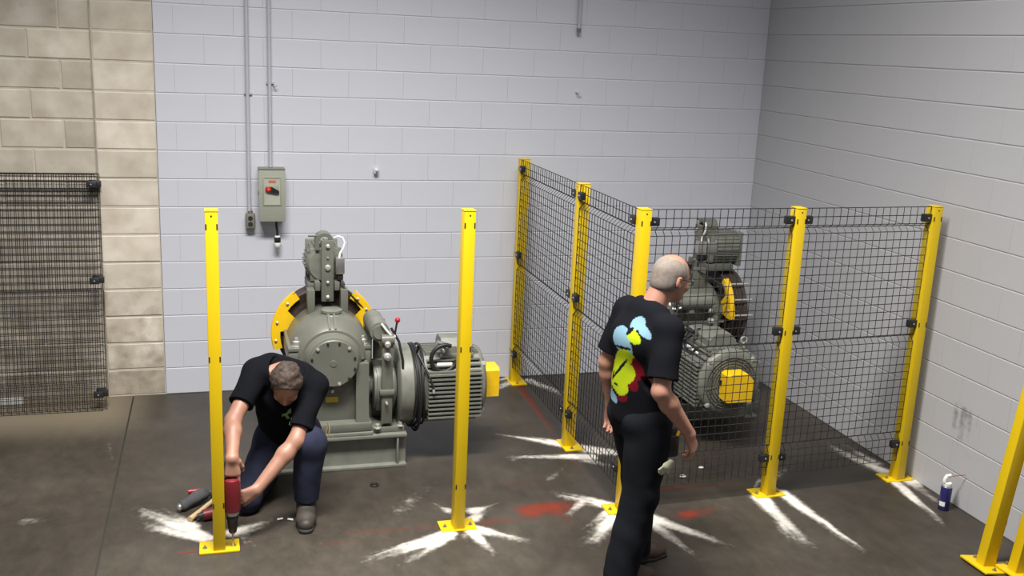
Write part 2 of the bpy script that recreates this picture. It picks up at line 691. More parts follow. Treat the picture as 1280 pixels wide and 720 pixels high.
make_panel((-2.064, -2.515), (-1.136, -2.480), 1, 'front mesh panel behind the walking man, left of the middle front post')
make_panel((-1.068, -2.478), (-.147, -2.425), 1, 'front mesh panel nearest the right wall')
make_panel((-2.105, -.162), (-2.118, -1.462), 1, 'side mesh panel starting at the back wall')
make_panel((-2.118, -1.532), (-2.128, -2.462), 1, 'side mesh panel between middle side post and corner post')
_lean = math.atan2(.245, 1.65)
for i, (dx, dy, lab) in enumerate((
        (0, 0, 'spare mesh panel leaning against the bare block wall, outermost of the stack'),
        (.028, .034, 'spare mesh panel leaning on the block wall, middle one of the stack'),
        (.012, .066, 'spare mesh panel leaning on the block wall, innermost of the stack'))):
    t = make_panel((-6.52, 0), (-5.19, 0), 1, lab, (1, 1), zb=.004, zt=1.679, r=.0021)
    t['group'] = 'spare mesh panels leaning at the left'
    t.location = (-6.52+dx, -.298+dy, 0)
    t.rotation_euler = (-_lean, 0, 0)

# ------------------------------------------------------------------ hoist machine (origin under the gear axis, worm shaft along +x, sheave at +y)
GZ, MZ, SZ = .711, .485, .752


def arc_pts(cy, cz, r, a0, a1, n, x=None):
    return [(cy+r*math.cos(R(a0+(a1-a0)*i/n)), cz+r*math.sin(R(a0+(a1-a0)*i/n))) for i in range(n+1)]


def make_machine():
    t = empty('hoist_machine', (0, 0, 0), 0, '-', 'machine', 'grey geared hoist machines')
    g, g2 = M['mach'], M['mach2']
    # --- base frame of channels
    f = MB()
    for ya, yb, wy in ((-.24, -.13, -.19), (.44, .55, .50)):
        f.box(-.385, .466, ya, yb, 0, .020, .003)
        f.box(-.385, .466, ya, yb, .204, .226, .003)
        f.box(-.385, .466, wy-.006, wy+.006, .02, .204)
    for xa in (-.365, .425):
        f.box(xa, xa+.02, -.19, .50, .0, .226, .002)
    f.build('base_frame', g2, t)
    for x in (-.33, .408):
        MB().box(x-.006, x+.006, -.236, -.19, .02, .204, .001).build('stiffener', g2, t)
    MB().box(-.30, .25, -.235, .53, .226, .250, .004).build('bed_plate', g2, t)
    # --- lower gear case: recessed front between two ribs
    c = MB()
    c.box(-.225, .225, -.15, .30, .25, .70, .012)
    c.box(-.262, .245, -.225, .33, .25, .31, .01)
    c.build('gear_case', g, t)
    for x0, x1 in ((-.225, -.155), (.145, .225)):
        m = MB()
        m.prism([(-.15, .31), (-.215, .31), (-.19, .50), (-.19, .69), (-.15, .69)], x0, x1, 'x')
        m.build('case_rib', g, t)
    # --- split flange
    m = MB()
    m.box(-.268, .245, -.14, .29, .672, .762, .012)
    m.box(-.268, .245, -.14, .29, .766, .792, .006)
    m.build('split_flange', g, t)
    for x in (-.215, .195):
        for y in (-.105, .24):
            b = MB()
            b.lathe([(.792, .032), (.80, .032), (.80, .024), (.826, .024), (.832, .013), (.85, .012)], 'z', (x, y, 0), 6, smooth=False)
            b.build('flange_bolt', M['zinc'], t)
    # --- dome
    d = MB()
    d.lathe([(-.165, .12), (-.16, .195), (-.145, .21), (-.075, .253), (-.05, .262), (.25, .262), (.28, .245), (.285, .12)], 'y', (0, 0, GZ), 28, 0, PI)
    d.build('gear_dome', g, t)
    m = MB()
    for x in (-.022, .014):
        m.prism([(-.15, GZ+.19), (-.162, GZ+.205), (-.066, GZ+.275), (-.04, GZ+.26)], x, x+.012, 'x')
    m.build('dome_rib', g, t)
    m = MB().lathe([(.94, .09), (.965, .068), (.98, .06), (.983, .066), (.998, .066), (1.001, .045)], 'z', (.012, .0, 0), 24)
    m.build('inspection_cap', g2, t)
    # --- bearing cover
    m = MB().lathe([(-.14, .190), (-.19, .165), (-.205, .156), (-.207, .150)], 'y', (0, 0, GZ), 36)
    m.build('bearing_boss', g, t)
    cv = MB().lathe([(-.205, .150), (-.226, .150), (-.230, .146), (-.230, .022), (-.233, .020)], 'y', (0, 0, GZ), 40).build('bearing_cover', g, t)
    for k in range(12):
        a = R(15+30*k)
        x, z = .136*math.cos(a), GZ+.136*math.sin(a)
        b = MB()
        big = k in (1, 4, 7, 9)
        b.lathe([(-.231, .011 if big else .0075), (-.238, .011 if big else .0075), (-.240, .004)], 'y', (x, 0, z), 8)
        b.build('cover_bolt', M['zinc'] if big else M['slot'], cv)
    m = MB().lathe([(-.15, .011), (-.178, .011), (-.181, .007)], 'y', (0, 0, .515), 8)
    m.build('drain_plug', M['zinc'], t)
    MB().box(-.040, .038, -.1525, -.1505, .432, .468).build('rating_plate', M['label'], t)['label'] = 'yellow sticker'
    # --- sheave with grooves
    s = MB()
    prof = [(.33, .19), (.33, .300), (.338, .308)]
    y = .342
    while y < .452:
        prof += [(y, .308), (y+.007, .296), (y+.015, .296), (y+.021, .308)]
        y += .0275
    prof += [(.472, .308), (.479, .300), (.479, .20)]
    s.lathe(prof, 'y', (0, 0, SZ), 48, cap=False)
    s.lathe([(.33, .300), (.33, .245), (.36, .24), (.36, .19)], 'y', (0, 0, SZ), 48, cap=False)
    s.lathe([(.479, .300), (.479, .245), (.452, .24), (.452, .19)], 'y', (0, 0, SZ), 48, cap=False)
    s.build('sheave', M['rust'], t)
    w = MB()
    for k in range(6):
        a = R(30+60*k)
        w.tube([(.05*math.cos(a), .405, SZ+.05*math.sin(a)), (.245*math.cos(a), .405, SZ+.245*math.sin(a))], [.035, .026], 10)
    w.lathe([(.26, .075), (.40, .085), (.53, .06), (.53, .04)], 'y', (0, 0, SZ), 20)
    w.build('sheave_spoke', M['machd'], t)
    pb = MB()
    pb.box(-.08, .08, .487, .525, .226, .60, .008)
    pb.lathe([(.487, .10), (.525, .10)], 'y', (0, 0, SZ), 20)
    pb.build('outer_bearing', g, t)
    # --- yellow rope guards
    def guard(a0, a1, inner_a, name):
        n = 14
        outer = [(r_*math.cos(R(a)), SZ+r_*math.sin(R(a))) for a, r_ in
                 [(a0+(a1-a0)*i/n, .345-.012*(abs(i/n-.5)*2)**3) for i in range(n+1)]]
        ia0, ia1, ri = inner_a
        inner = [(.285*math.cos(R(a0)), SZ+.285*math.sin(R(a0)))]
        k = 10
        arr = []
        for i in range(k+1):
            a = a0+(a1-a0)*i/k
            lo = ia0 <= a <= ia1
            rr = ri if lo else .288
            arr.append((rr*math.cos(R(a)), SZ+rr*math.sin(R(a))))
        m = MB().prism(outer+arr[::-1], .308, .320, 'y')
        # rim lip wrapped over the grooves
        lip = [(.347*math.cos(R(a0+(a1-a0)*i/n)), SZ+.347*math.sin(R(a0+(a1-a0)*i/n))) for i in range(n+1)]
        lip2 = [(.340*math.cos(R(a0+(a1-a0)*i/n)), SZ+.340*math.sin(R(a0+(a1-a0)*i/n))) for i in range(n+1)]
        m.prism(lip+lip2[::-1], .318, .345, 'y')
        q = m.build(name, M['yellow2'], t)
        for fr in (.2, .55, .85):
            a = R(a0+(a1-a0)*fr)
            x, z = .318*math.cos(a), SZ+.318*math.sin(a)
            MB().lathe([(.309, .009), (.301, .009), (.298, .005)], 'y', (x, 0, z), 8).build('guard_bolt', M['zinc'], q)
        return q
    gl = guard(124, 198, (150, 174, .19), 'rope_guard')
    gr = guard(-1, 55, (3, 30, .205), 'rope_guard')
    for a in (4, 24, 46):
        x, z = .335*math.cos(R(a)), SZ+.335*math.sin(R(a))
        MB().tube([(x, .312, z), (x, .50, z)], .007, 8).build('retainer_rod', M['zinc'], gr)
    # --- upper brake stand over the sheave
    for x in (-.128, .082):
        MB().box(x, x+.046, .10, .19, .93, 1.10, .004).build('stand_upright', g, t)
    MB().box(-.12, .12, .195, .42, 1.07, 1.12, .004).build('stand_plate', M['machd'], t)
    for x in (-.078, .046):
        MB().box(x, x+.032, .135, .21, 1.085, 1.145, .004).build('stand_lug', g, t)
    lev = MB().box(-.036, .042, .15, .178, 1.01, 1.41, .003).build('brake_lever', g, t)
    for z, r_ in ((1.373, .013), (1.235, .019), (1.138, .010), (1.04, .012), (1.30, .005)):
        MB().lathe([(.150, r_), (.141, r_), (.137, r_*.6)], 'y', (.004, 0, z), 10).build('lever_bolt', M['zinc'], lev)
    n = 12
    arch = [(.058*math.cos(PI*i/n)-.012, 1.392+.058*math.sin(PI*i/n)) for i in range(n+1)]
    arch2 = [(.034*math.cos(PI*i/n)-.012, 1.392+.034*math.sin(PI*i/n)) for i in range(n+1)]
    m = MB()
    m.prism([(.046, 1.34)]+arch+[(-.07, 1.34), (-.046, 1.34)]+arch2[::-1]+[(.022, 1.34)], .19, .30, 'y')
    m.tube([(-.115, .21, 1.43), (-.06, .21, 1.43)], .007, 8)
    m.build('lifting_clevis', g, t)
    bm = MB()
    bm.lathe([(.20, .05), (.205, .105), (.225, .117), (.47, .117), (.485, .105), (.49, .05)], 'y', (-.005, 0, 1.24), 32)
    bm.box(-.10, .10, .215, .26, 1.13, 1.345, .006)
    bm.box(-.11, .10, .46, .495, 1.10, 1.36, .006)
    bm.build('brake_motor', g2, t)
    fn = MB()
    for k in range(30):
        a = 2*PI*k/30
        x, z = math.cos(a), math.sin(a)
        rr = .127
        u = Vector((x, 0, z))
        p = Vector((-.005, .225, 1.24))
        fn.tube([(p.x+x*.11, .27, p.z+z*.11), (p.x+x*rr, .27, p.z+z*rr), (p.x+x*rr, .455, p.z+z*rr), (p.x+x*.11, .455, p.z+z*.11)], .0028, 4)
    fn.build('motor_fin', g2, t, kind='stuff')
    sw = MB().box(.052, .108, .12, .19, 1.195, 1.30, .005).build('limit_switch', M['steel'], t)
    MB().box(.062, .10, .13, .18, 1.155, 1.195, .004).build('switch_gland', M['black'], sw)
    pts = [(.077, .155, 1.30), (.083, .155, 1.33), (.103, .16, 1.36), (.112, .165, 1.395), (.098, .17, 1.425), (.072, .18, 1.432), (.05, .19, 1.42)]
    MB().tube(pts, .0065, 8).build('white_hose', M['white'], t)
    MB().tube([(.08, .155, 1.155), (.09, .13, 1.12), (.13, .12, 1.08), (.20, .30, .98), (.29, .32, .88), (.30, .2, .82)], .006, 6).build('switch_cable', M['rubber'], t)
    # --- worm shaft, brake drum and brake arms
    m = MB()
    m.lathe([(.20, .10), (.245, .10), (.25, .075), (.275, .07)], 'x', (0, 0, MZ), 24)
    m.build('worm_housing', g, t)
    m = MB().lathe([(.265, .05), (.27, .150), (.285, .156), (.40, .156), (.41, .15), (.415, .05)], 'x', (0, 0, MZ), 36)
    m.build('brake_drum', g2, t)
    m = MB()
    m.box(.245, .456, -.20, .22, .226, .262, .004)
    m.box(.245, .46, .0, .2, .262, .32, .004)
    m.box(.248, .268, -.02, .25, .25, .86, .004)
    m.build('brake_pedestal', g, t)
    for s_ in (-1, 1):
        y = s_*.185
        a = MB()
        a.box(.305, .375, y-.016, y+.016, .285, .84, .006)
        a.box(.29, .39, y-.03 if s_ < 0 else y-.01, y+.01 if s_ < 0 else y+.03, .475, .515, .012)
        a.lathe([(-.04, .036), (.04, .036)], 'x', (.34, y, .84), 16)
        q = a.build('brake_arm', g, t)
        sh = MB()
        n = 8
        o_ = [(s_*.158*math.cos(R(-55+110*i/n)), MZ+.158*math.sin(R(-55+110*i/n))) for i in range(n+1)]
        i_ = [(s_*.175*math.cos(R(-55+110*i/n)), MZ+.175*math.sin(R(-55+110*i/n))) for i in range(n+1)]
        sh.prism(o_+i_[::-1], .285, .395, 'x')
        sh.build('brake_shoe', g2, t)
        for z, rr in ((.74, .024), (.82, .02), (.43, .008)):
            MB().lathe([(y-.016, rr), (y-.045, rr), (y-.052, rr*.6)], 'y', (.335, 0, z), 14).build('arm_pin', M['zinc'], q)
    MB().tube([(.335, -.26, .735), (.335, .26, .735)], .011, 10).build('spring_rod', M['steel'], t)
    m = MB()
    m.tube([(.295, -.16, .885), (.295, .16, .885)], .062, 20)
    m.tube([(.295, -.175, .885), (.295, -.16, .885)], .045, 20)
    m.tube([(.295, .0, .80), (.295, .0, .86)], .04, 12)
    m.build('brake_solenoid', g2, t)
    MB().tube([(.30, -.182, .945), (.325, -.19, .91), (.355, -.195, .872), (.385, -.18, .855), (.39, -.12, .865)], .0075, 8).build('white_hose', M['white'], t)
    k = MB().tube([(.385, -.16, .84), (.402, -.165, .95)], .0065, 8).build('release_lever', M['black'], t)
    MB().ball((.404, -.166, .96), .0175).build('lever_knob', M['red'], k)['label'] = 'red ball knob'
    for x, y in ((.43, -.19), (.28, -.21)):
        MB().lathe([(.262, .022), (.268, .022), (.268, .015), (.29, .015)], 'z', (x, y, 0), 6, smooth=False).build('foot_bolt', M['zinc'], t)
    MB().tube([(.37, -.13, .90), (.415, -.17, .82), (.437, -.20, .70), (.44, -.20, .52), (.438, -.19, .36), (.43, -.15, .27)], .0085, 8).build('brake_cable', M['rubber'], t)
    # --- flywheel and motor
    m = MB().lathe([(.415, .06), (.418, .252), (.426, .262), (.505, .262), (.513, .252), (.516, .06)], 'x', (0, 0, MZ), 48)
    m.build('flywheel', g2, t)
    m = MB().lathe([(.513, .2), (.515, .225), (.588, .225), (.590, .2)], 'x', (0, 0, MZ), 40)
    m.build('motor_flange', M['machd'], t)
    cb = MB()
    for i, (x, rr, dz, tl) in enumerate(((.524, .262, -.012, .015), (.538, .268, -.02, -.015), (.552, .262, -.014, .025), (.566, .255, -.008, -.02), (.545, .276, -.03, .0))):
        cb.tube([(x+tl*math.sin(2*PI*k_/40), rr*math.cos(2*PI*k_/40), MZ+dz+rr*math.sin(2*PI*k_/40)*1.03) for k_ in range(40)], .0085, 8, closed=True)
    cb.tube([(.545, -.13, .725), (.575, -.20, .66), (.615, -.25, .57), (.628, -.255, .52)], .007, 8)
    cb.tube([(.54, -.12, .73), (.55, -.14, .77), (.54, -.15, .785)], .008, 8)
    cb.build('cable_coil', M['rubber'], t)
    MB().tube([(.628, -.255, .52), (.63, -.257, .495)], .009, 8).build('cable_plug', M['zinc'], t)
    # ribbed octagonal motor body
    rb, ch = .215, .10
    octo = [(-rb, -rb+ch), (-rb+ch, -rb), (rb-ch, -rb), (rb, -rb+ch), (rb, rb-ch), (rb-ch, rb), (-rb+ch, rb), (-rb, rb-ch)]
    mo = MB().prism([(a, MZ+b) for a, b in octo], .587, .955, 'x')
    mo = mo.build('motor_body', g, t)
    fn = MB()
    for i in range(11):
        z = MZ-.165+.0285*i
        for s_ in (-1, 1):
            fn.box(.60, .95, s_*.232-.014, s_*.232+.014, z-.0055, z+.0055)
    for i in range(7):
        y = -.10+.0333*i
        for s_ in (-1, 1):
            fn.box(.60, .95, y-.0055, y+.0055, MZ+s_*.225-.012, MZ+s_*.225+.012)
    for s_ in (-1, 1):
        for q_ in (-1, 1):
            for k_ in range(3):
                y, z = s_*(.212-.03*k_), MZ+q_*(.135+.03*k_)
                fn.box(.60, .95, y-.012, y+.012, z-.0045, z+.0045)
    fn.build('cooling_fin', g2, t, kind='stuff')
    eb = MB().lathe([(.94, .236), (.965, .236), (.98, .225), (.988, .20), (.990, .06)], 'x', (0, 0, MZ), 40)
    eb.build('fan_cover', g2, t)
    gr_ = MB()
    for rr in (.105, .125, .145, .165, .185):
        gr_.tube([(.992, rr*math.cos(2*PI*k_/36), MZ+rr*math.sin(2*PI*k_/36)) for k_ in range(36)], .005, 6, closed=True)
    for k_ in range(8):
        a = 2*PI*k_/8+.2
        gr_.tube([(.991, .09*math.cos(a), MZ+.09*math.sin(a)), (.991, .195*math.cos(a), MZ+.195*math.sin(a))], .005, 6)
    gr_.build('fan_grille', M['machd'], t)
    for k_ in range(4):
        a = PI/4+k_*PI/2
        MB().lathe([(.96, .02), (.985, .02), (.99, .012)], 'x', (0, .222*math.cos(a), MZ+.222*math.sin(a)), 8).build('cover_lug', M['zinc'], t)
    y0 = .01
    cp = [(y0-.092, MZ-.098), (y0+.092, MZ-.098), (y0+.092, MZ+.055), (y0+.05, MZ+.098), (y0-.07, MZ+.098), (y0-.092, MZ+.08)]
    yc = MB().prism(cp, .99, 1.11, 'x')
    yc = yc.build('encoder_cover', M['yellow2'], t)
    yc['label'] = 'yellow box cover on the motor end'
    MB().box(.995, 1.015, y0-.100, y0-.091, MZ+.0, MZ+.03).build('cover_latch', M['black'], yc)
    # junction box on top
    jb_ = [(-.10, .0), (.10, .0), (.10, .055), (.055, .10), (-.055, .10), (-.10, .055)]
    m = MB().prism([(a-.04, MZ+.225+b) for a, b in jb_], .70, .90, 'x')
    m.box(.69, .91, -.15, .07, MZ+.205, MZ+.232, .003)
    m.build('junction_box', g2, t)
    lp = []
    for i in range(19):
        a = R(62+285*i/18)
        lp.append((.705+.088*math.cos(a), -.175-.03*math.sin(a*.5), .705+.088*math.sin(a)))
    MB().tube(lp, .0135, 10).build('motor_cable', M['rubber'], t)
    gl_ = MB()
    gl_.tube([(.66, -.16, .80), (.735, -.16, .775)], .018, 10)
    gl_.tube([(.705, -.17, .765), (.71, -.15, .735)], .014, 10)
    gl_.build('cable_gland', M['steel'], t)
    m = MB()
    m.tube([(.88, .13, .70), (.88, .13, .735)], .012, 8)
    m.tube([(.88, .13+.022*math.cos(2*PI*i/14), .757+.022*math.sin(2*PI*i/14)) for i in range(14)], .007, 6, closed=True)
    m.build('lifting_eye', M['zinc'], t)
    sb = MB()
    nb = 10
    sb.box(.66, .76, -.192, -.18, .645, .672, .004)
    sb.box(.80, .83, -.192, -.18, .645, .665, .004)
    sb = sb.build('sticker', M['paper'], mo)
    sb.rotation_euler = (0, 0, 0)
    return t


m1 = make_machine()
m1.location = (-3.705, -1.4, 0)
m1['label'] = 'grey hoist machine behind the kneeling man, its round bolted cover facing forward'
m2 = copy_tree(m1)
m2.location = (-1.02, -.755, 0)
m2.rotation_euler = (0, 0, -PI/2)
m2['label'] = 'grey hoist machine inside the mesh enclosure, its motor end facing forward'

# ------------------------------------------------------------------ people: smooth-blended solids meshed with surface nets
class Sdf:
    def __init__(s, lo, hi, h):
        s.lo = np.array(lo, float)
        s.h = h
        s.n = np.ceil((np.array(hi)-s.lo)/h).astype(int)+1
        s.d = np.full(s.n, .3, np.float32)

    def _sub(s, lo, hi):
        a = np.clip(np.floor((np.array(lo)-s.lo)/s.h).astype(int), 0, s.n-1)
        b = np.clip(np.ceil((np.array(hi)-s.lo)/s.h).astype(int)+1, 1, s.n)
        sl = tuple(slice(a[i], max(b[i], a[i]+1)) for i in range(3))
        ax = [(s.lo[i]+s.h*np.arange(sl[i].start, sl[i].stop)).astype(np.float32) for i in range(3)]
        X, Y, Z = np.meshgrid(*ax, indexing='ij')
        return sl, X, Y, Z

    def _merge(s, sl, e, k):
        d = s.d[sl]
        if k > 0:
            hh = np.maximum(k-np.abs(d-e), 0)/k
            s.d[sl] = np.minimum(d, e)-hh*hh*k*.25
        else:
            s.d[sl] = np.minimum(d, e)

    def cap(s, a, b, ra, rb=None, k=.02, lat=None, sq=1.0, flat=False):
        """tapered capsule; sq widens it along the unit vector lat"""
        rb = ra if rb is None else rb
        a, b = np.array(a, float), np.array(b, float)
        r = max(ra, rb)*max(sq, 1)+k+.03
        sl, X, Y, Z = s._sub(np.minimum(a, b)-r, np.maximum(a, b)+r)
        P = [X-a[0], Y-a[1], Z-a[2]]
        ab = b-a
        L2 = float(ab@ab)+1e-9
        t = np.clip((P[0]*ab[0]+P[1]*ab[1]+P[2]*ab[2])/L2, 0, 1)
        Q = [P[i]-t*ab[i] for i in range(3)]
        if lat is not None and sq != 1:
            u = np.array(lat, float)
            u /= np.linalg.norm(u)
            q = Q[0]*u[0]+Q[1]*u[1]+Q[2]*u[2]
            f = (1-1/sq)
            Q = [Q[i]-q*u[i]*f for i in range(3)]
        e = np.sqrt(Q[0]**2+Q[1]**2+Q[2]**2)-(ra+(rb-ra)*t)
        s._merge(sl, e, k)

    def chain(s, pts, rs, k=.02, **kw):
        for i in range(len(pts)-1):
            s.cap(pts[i], pts[i+1], rs[i], rs[i+1], k, **kw)

    def ell(s, c, r, axes=None, k=.02, neg=False):
        c = np.array(c, float)
        m = max(r)+k+.03
        sl, X, Y, Z = s._sub(c-m, c+m)
        P = [X-c[0], Y-c[1], Z-c[2]]
        if axes is None:
            q = P
        else:
            q = [P[0]*a[0]+P[1]*a[1]+P[2]*a[2] for a in axes]
        k0 = np.sqrt(sum((q[i]/r[i])**2 for i in range(3)))
        k1 = np.sqrt(sum((q[i]/r[i]**2)**2 for i in range(3)))+1e-6
        e = k0*(k0-1)/k1
        if neg:
            d = s.d[sl]
            hh = np.maximum(k-np.abs(d+e), 0)/k
            s.d[sl] = np.maximum(d, -e)+hh*hh*k*.25
        else:
            s._merge(sl, e, k)

    def cut(s, p, nrm, rad):
        """removes what lies beyond the plane (along nrm), within rad of p"""
        p, n = np.array(p, float), np.array(nrm, float)
        n /= np.linalg.norm(n)
        sl, X, Y, Z = s._sub(p-rad, p+rad)
        e = (X-p[0])*n[0]+(Y-p[1])*n[1]+(Z-p[2])*n[2]
        ok = (X-p[0])**2+(Y-p[1])**2+(Z-p[2])**2 < rad*rad
        d = s.d[sl]
        s.d[sl] = np.where(ok, np.maximum(d, e), d)

    def folds(s, amp, f, seed=0):
        rs = np.random.RandomState(seed)
        ax = [(s.lo[i]+s.h*np.arange(s.n[i])).astype(np.float32) for i in range(3)]
        X, Y, Z = np.meshgrid(*ax, indexing='ij')
        w = np.zeros_like(s.d)
        for i in range(5):
            v = rs.normal(size=3)*f*(.6+.35*i)
            v2 = rs.normal(size=3)*f*.5
            w += np.sin(X*v[0]+Y*v[1]+Z*v[2]+rs.rand()*6+1.3*np.sin(X*v2[0]+Y*v2[1]+Z*v2[2]))/(1+.5*i)
        s.d += (amp*w*.5).astype(np.float32)

    def mesh(s, name, base=(0, 0, 0)):
        d, h = s.d, s.h
        n = np.array(d.shape)
        neg = d < 0
        c = [(i, j, k) for i in (0, 1) for j in (0, 1) for k in (0, 1)]

        def v(a, o):
            return a[o[0]:n[0]-1+o[0], o[1]:n[1]-1+o[1], o[2]:n[2]-1+o[2]]
        cnt = sum(v(neg, o).astype(np.int8) for o in c)
        act = (cnt > 0) & (cnt < 8)
        I = np.argwhere(act)
        idx = np.full(act.shape, -1, np.int64)
        idx[act] = np.arange(len(I))
        acc = np.zeros((len(I), 3))
        num = np.zeros(len(I))
        for p in c:
            for q in c:
                df = [q[i]-p[i] for i in range(3)]
                if sum(df) == 1 and min(df) == 0:
                    dp = d[I[:, 0]+p[0], I[:, 1]+p[1], I[:, 2]+p[2]]
                    dq = d[I[:, 0]+q[0], I[:, 1]+q[1], I[:, 2]+q[2]]
                    m = (dp < 0) != (dq < 0)
                    t = np.where(m, dp/(dp-dq+1e-12), 0)
                    for i in range(3):
                        acc[:, i] += np.where(m, p[i]+t*df[i], 0)
                    num += m
        V = (I+acc/num[:, None])*h+s.lo-np.array(base)
        F = []
        for a in range(3):
            b_, c_ = (a+1) % 3, (a+2) % 3
            s0 = [slice(1, -1)]*3
            s0[a] = slice(0, -1)
            s1 = [slice(1, -1)]*3
            s1[a] = slice(1, None)
            A, B = neg[tuple(s0)], neg[tuple(s1)]
            E = np.argwhere(A != B)
            fl = A[A != B]
            E[:, b_] += 1
            E[:, c_] += 1
            q = []
            for ob, oc in ((0, 0), (1, 0), (1, 1), (0, 1)):
                T = E.copy()
                T[:, b_] -= 1-ob
                T[:, c_] -= 1-oc
                q.append(idx[T[:, 0], T[:, 1], T[:, 2]])
            q = np.stack(q, 1)
            q[~fl] = q[~fl][:, ::-1]
            F.append(q)
        F = np.concatenate(F)
        F = F[(F >= 0).all(1)]
        me = bpy.data.meshes.new(name)
        me.vertices.add(len(V))
        me.vertices.foreach_set('co', V.astype(np.float32).ravel())
        me.loops.add(F.size)
        me.loops.foreach_set('vertex_index', F.astype(np.int32).ravel())
        me.polygons.add(len(F))
        me.polygons.foreach_set('loop_start', np.arange(0, F.size, 4, dtype=np.int32))
        me.polygons.foreach_set('use_smooth', np.ones(len(F), bool))
        me.update(calc_edges=True)
        me.validate()
        return me, V


def unit(v):
    v = np.array(v, float)
    return v/np.linalg.norm(v)


def head_sdf(S, c, fwd, up, sc=1.0):
    """c: centre of the skull; adds a head with face to S"""
    F = unit(fwd)
    U = unit(np.array(up)-F*(np.array(up)@F))
    L = np.cross(U, F)
    c = np.array(c, float)

    def P(x, y, z):
        return c+sc*(F*x+L*y+U*z)
    ax = (F, L, U)
    S.ell(P(-.005, 0, .025), (.098*sc, .076*sc, .090*sc), ax, .02)
    S.ell(P(.018, 0, -.03), (.074*sc, .066*sc, .085*sc), ax, .03)
    S.ell(P(.048, 0, -.085), (.038*sc, .045*sc, .030*sc), ax, .03)      # jaw
    S.ell(P(.073, 0, -.094), (.017*sc, .022*sc, .016*sc), ax, .018)     # chin
    S.cap(P(.080, -.032, .016), P(.080, .032, .016), .011*sc, .011*sc, .014)   # brow
    for s_ in (-1, 1):
        S.ell(P(.090, s_*.031, -.002), (.014*sc, .016*sc, .011*sc), ax, .010, neg=True)
        S.ell(P(.080, s_*.031, -.003), (.011*sc, .012*sc, .010*sc), ax, .003)
        S.ell(P(.070, s_*.040, -.034), (.022*sc, .022*sc, .018*sc), ax, .02)   # cheek
        S.ell(P(-.012, s_*.079, -.012), (.019*sc, .008*sc, .031*sc), ax, .006)  # ear
        S.ell(P(-.005, s_*.086, -.010), (.008*sc, .006*sc, .016*sc), ax, .004, neg=True)
    S.cap(P(.090, 0, .004), P(.112, 0, -.034), .009*sc, .013*sc, .010)         # nose
    for s_ in (-1, 1):
        S.ell(P(.100, s_*.011, -.039), (.011*sc, .009*sc, .008*sc), ax, .006)
    S.cap(P(.089, -.017, -.064), P(.089, .017, -.064), .0065*sc, .0065*sc, .006)
    S.cap(P(.087, -.014, -.074), P(.087, .014, -.074), .0075*sc, .0075*sc, .006)
    return P, ax


def hand_sdf(S, w, fwd, pal, curl=(20, 30, 20), side=1, thumb=None, spread=.0, sc=1.0, fing=None):
    """w wrist, fwd knuckle direction, pal palm-facing normal, side: +1 thumb on cross(fwd,pal)"""
    f = unit(fwd)
    n = unit(np.array(pal)-f*(np.array(pal)@f))
    t = np.cross(f, n)*side               # towards the thumb
    w = np.array(w, float)
    offs = (.030, .010, -.011, -.031)
    lens = ((.042, .026, .021), (.046, .030, .022), (.043, .028, .021), (.034, .021, .018))
    for o, ln in zip(offs, lens):
        base = w+sc*(f*.088+t*o-f*abs(o)*.18)
        S.cap(w+sc*(t*o*.5-f*.004), base, .0155*sc, .0120*sc, .018)
        d, nn = f+t*o*spread*6, n.copy()
        d = unit(d)
        p = base
        cu = curl if fing is None else fing[offs.index(o)]
        for i, l_ in enumerate(ln):
            a = R(cu[i])
            d, nn = d*math.cos(a)+nn*math.sin(a), nn*math.cos(a)-d*math.sin(a)
            q = p+d*l_*sc
            S.cap(p, q, (.0098-.0009*i)*sc, (.0092-.0010*i)*sc, .004)
            p = q
    th = thumb or [(.022, .034, .012), (.050, .056, .024), (.076, .064, .034)]
    pts = [w+sc*(f*a+t*b+n*c_) for a, b, c_ in th]
    S.cap(w+sc*(f*.010+t*.014), pts[0], .015*sc, .0145*sc, .012)
    S.chain(pts, [.0135*sc, .0110*sc, .0092*sc], .005)


def sub(name, sdf, m, parent, base):
    me, V = sdf.mesh(name, base)
    return link(name, me, m, parent), V


def boot(S, ankle, toe_dir, L=.20, h=None, tilt=0.0):
    a = np.array(ankle, float)
    d = unit(toe_dir)
    g = a[2]-.085 if h is None else h
    heel = np.array([a[0], a[1], g+.035])-d*.045
    ball = np.array([a[0], a[1], g+.040])+d*(L*.58)
    toe = np.array([a[0], a[1], g+.036])+d*(L*.86)
    lat = np.cross(d, (0, 0, 1))
    S.cap(a+np.array([0, 0, .07]), a+np.array([0, 0, -.03]), .052, .046, .02)
    S.cap(heel, ball, .038, .044, .03, lat=lat, sq=1.1)
    S.cap(a+np.array([0, 0, -.02]), ball, .042, .036, .03, lat=lat, sq=1.15)
    S.cap(ball, toe, .044, .036, .02, lat=lat, sq=1.15)
    S.cut((a[0], a[1], g+.012), (0, 0, -1), .3)
    return g


def sole(S, ankle, toe_dir, L, g):
    a = np.array(ankle, float)
    d = unit(toe_dir)
    lat = np.cross(d, (0, 0, 1))
    p = np.array([a[0], a[1], g+.012])
    S.cap(p-d*.05, p+d*L*.55, .044, .054, .01)
    S.cap(p+d*L*.55, p+d*L*.88, .054, .042, .01)
    S.cut((a[0], a[1], g+.022), (0, 0, 1), .35)
    S.cut((a[0], a[1], g+.0005), (0, 0, -1), .35)


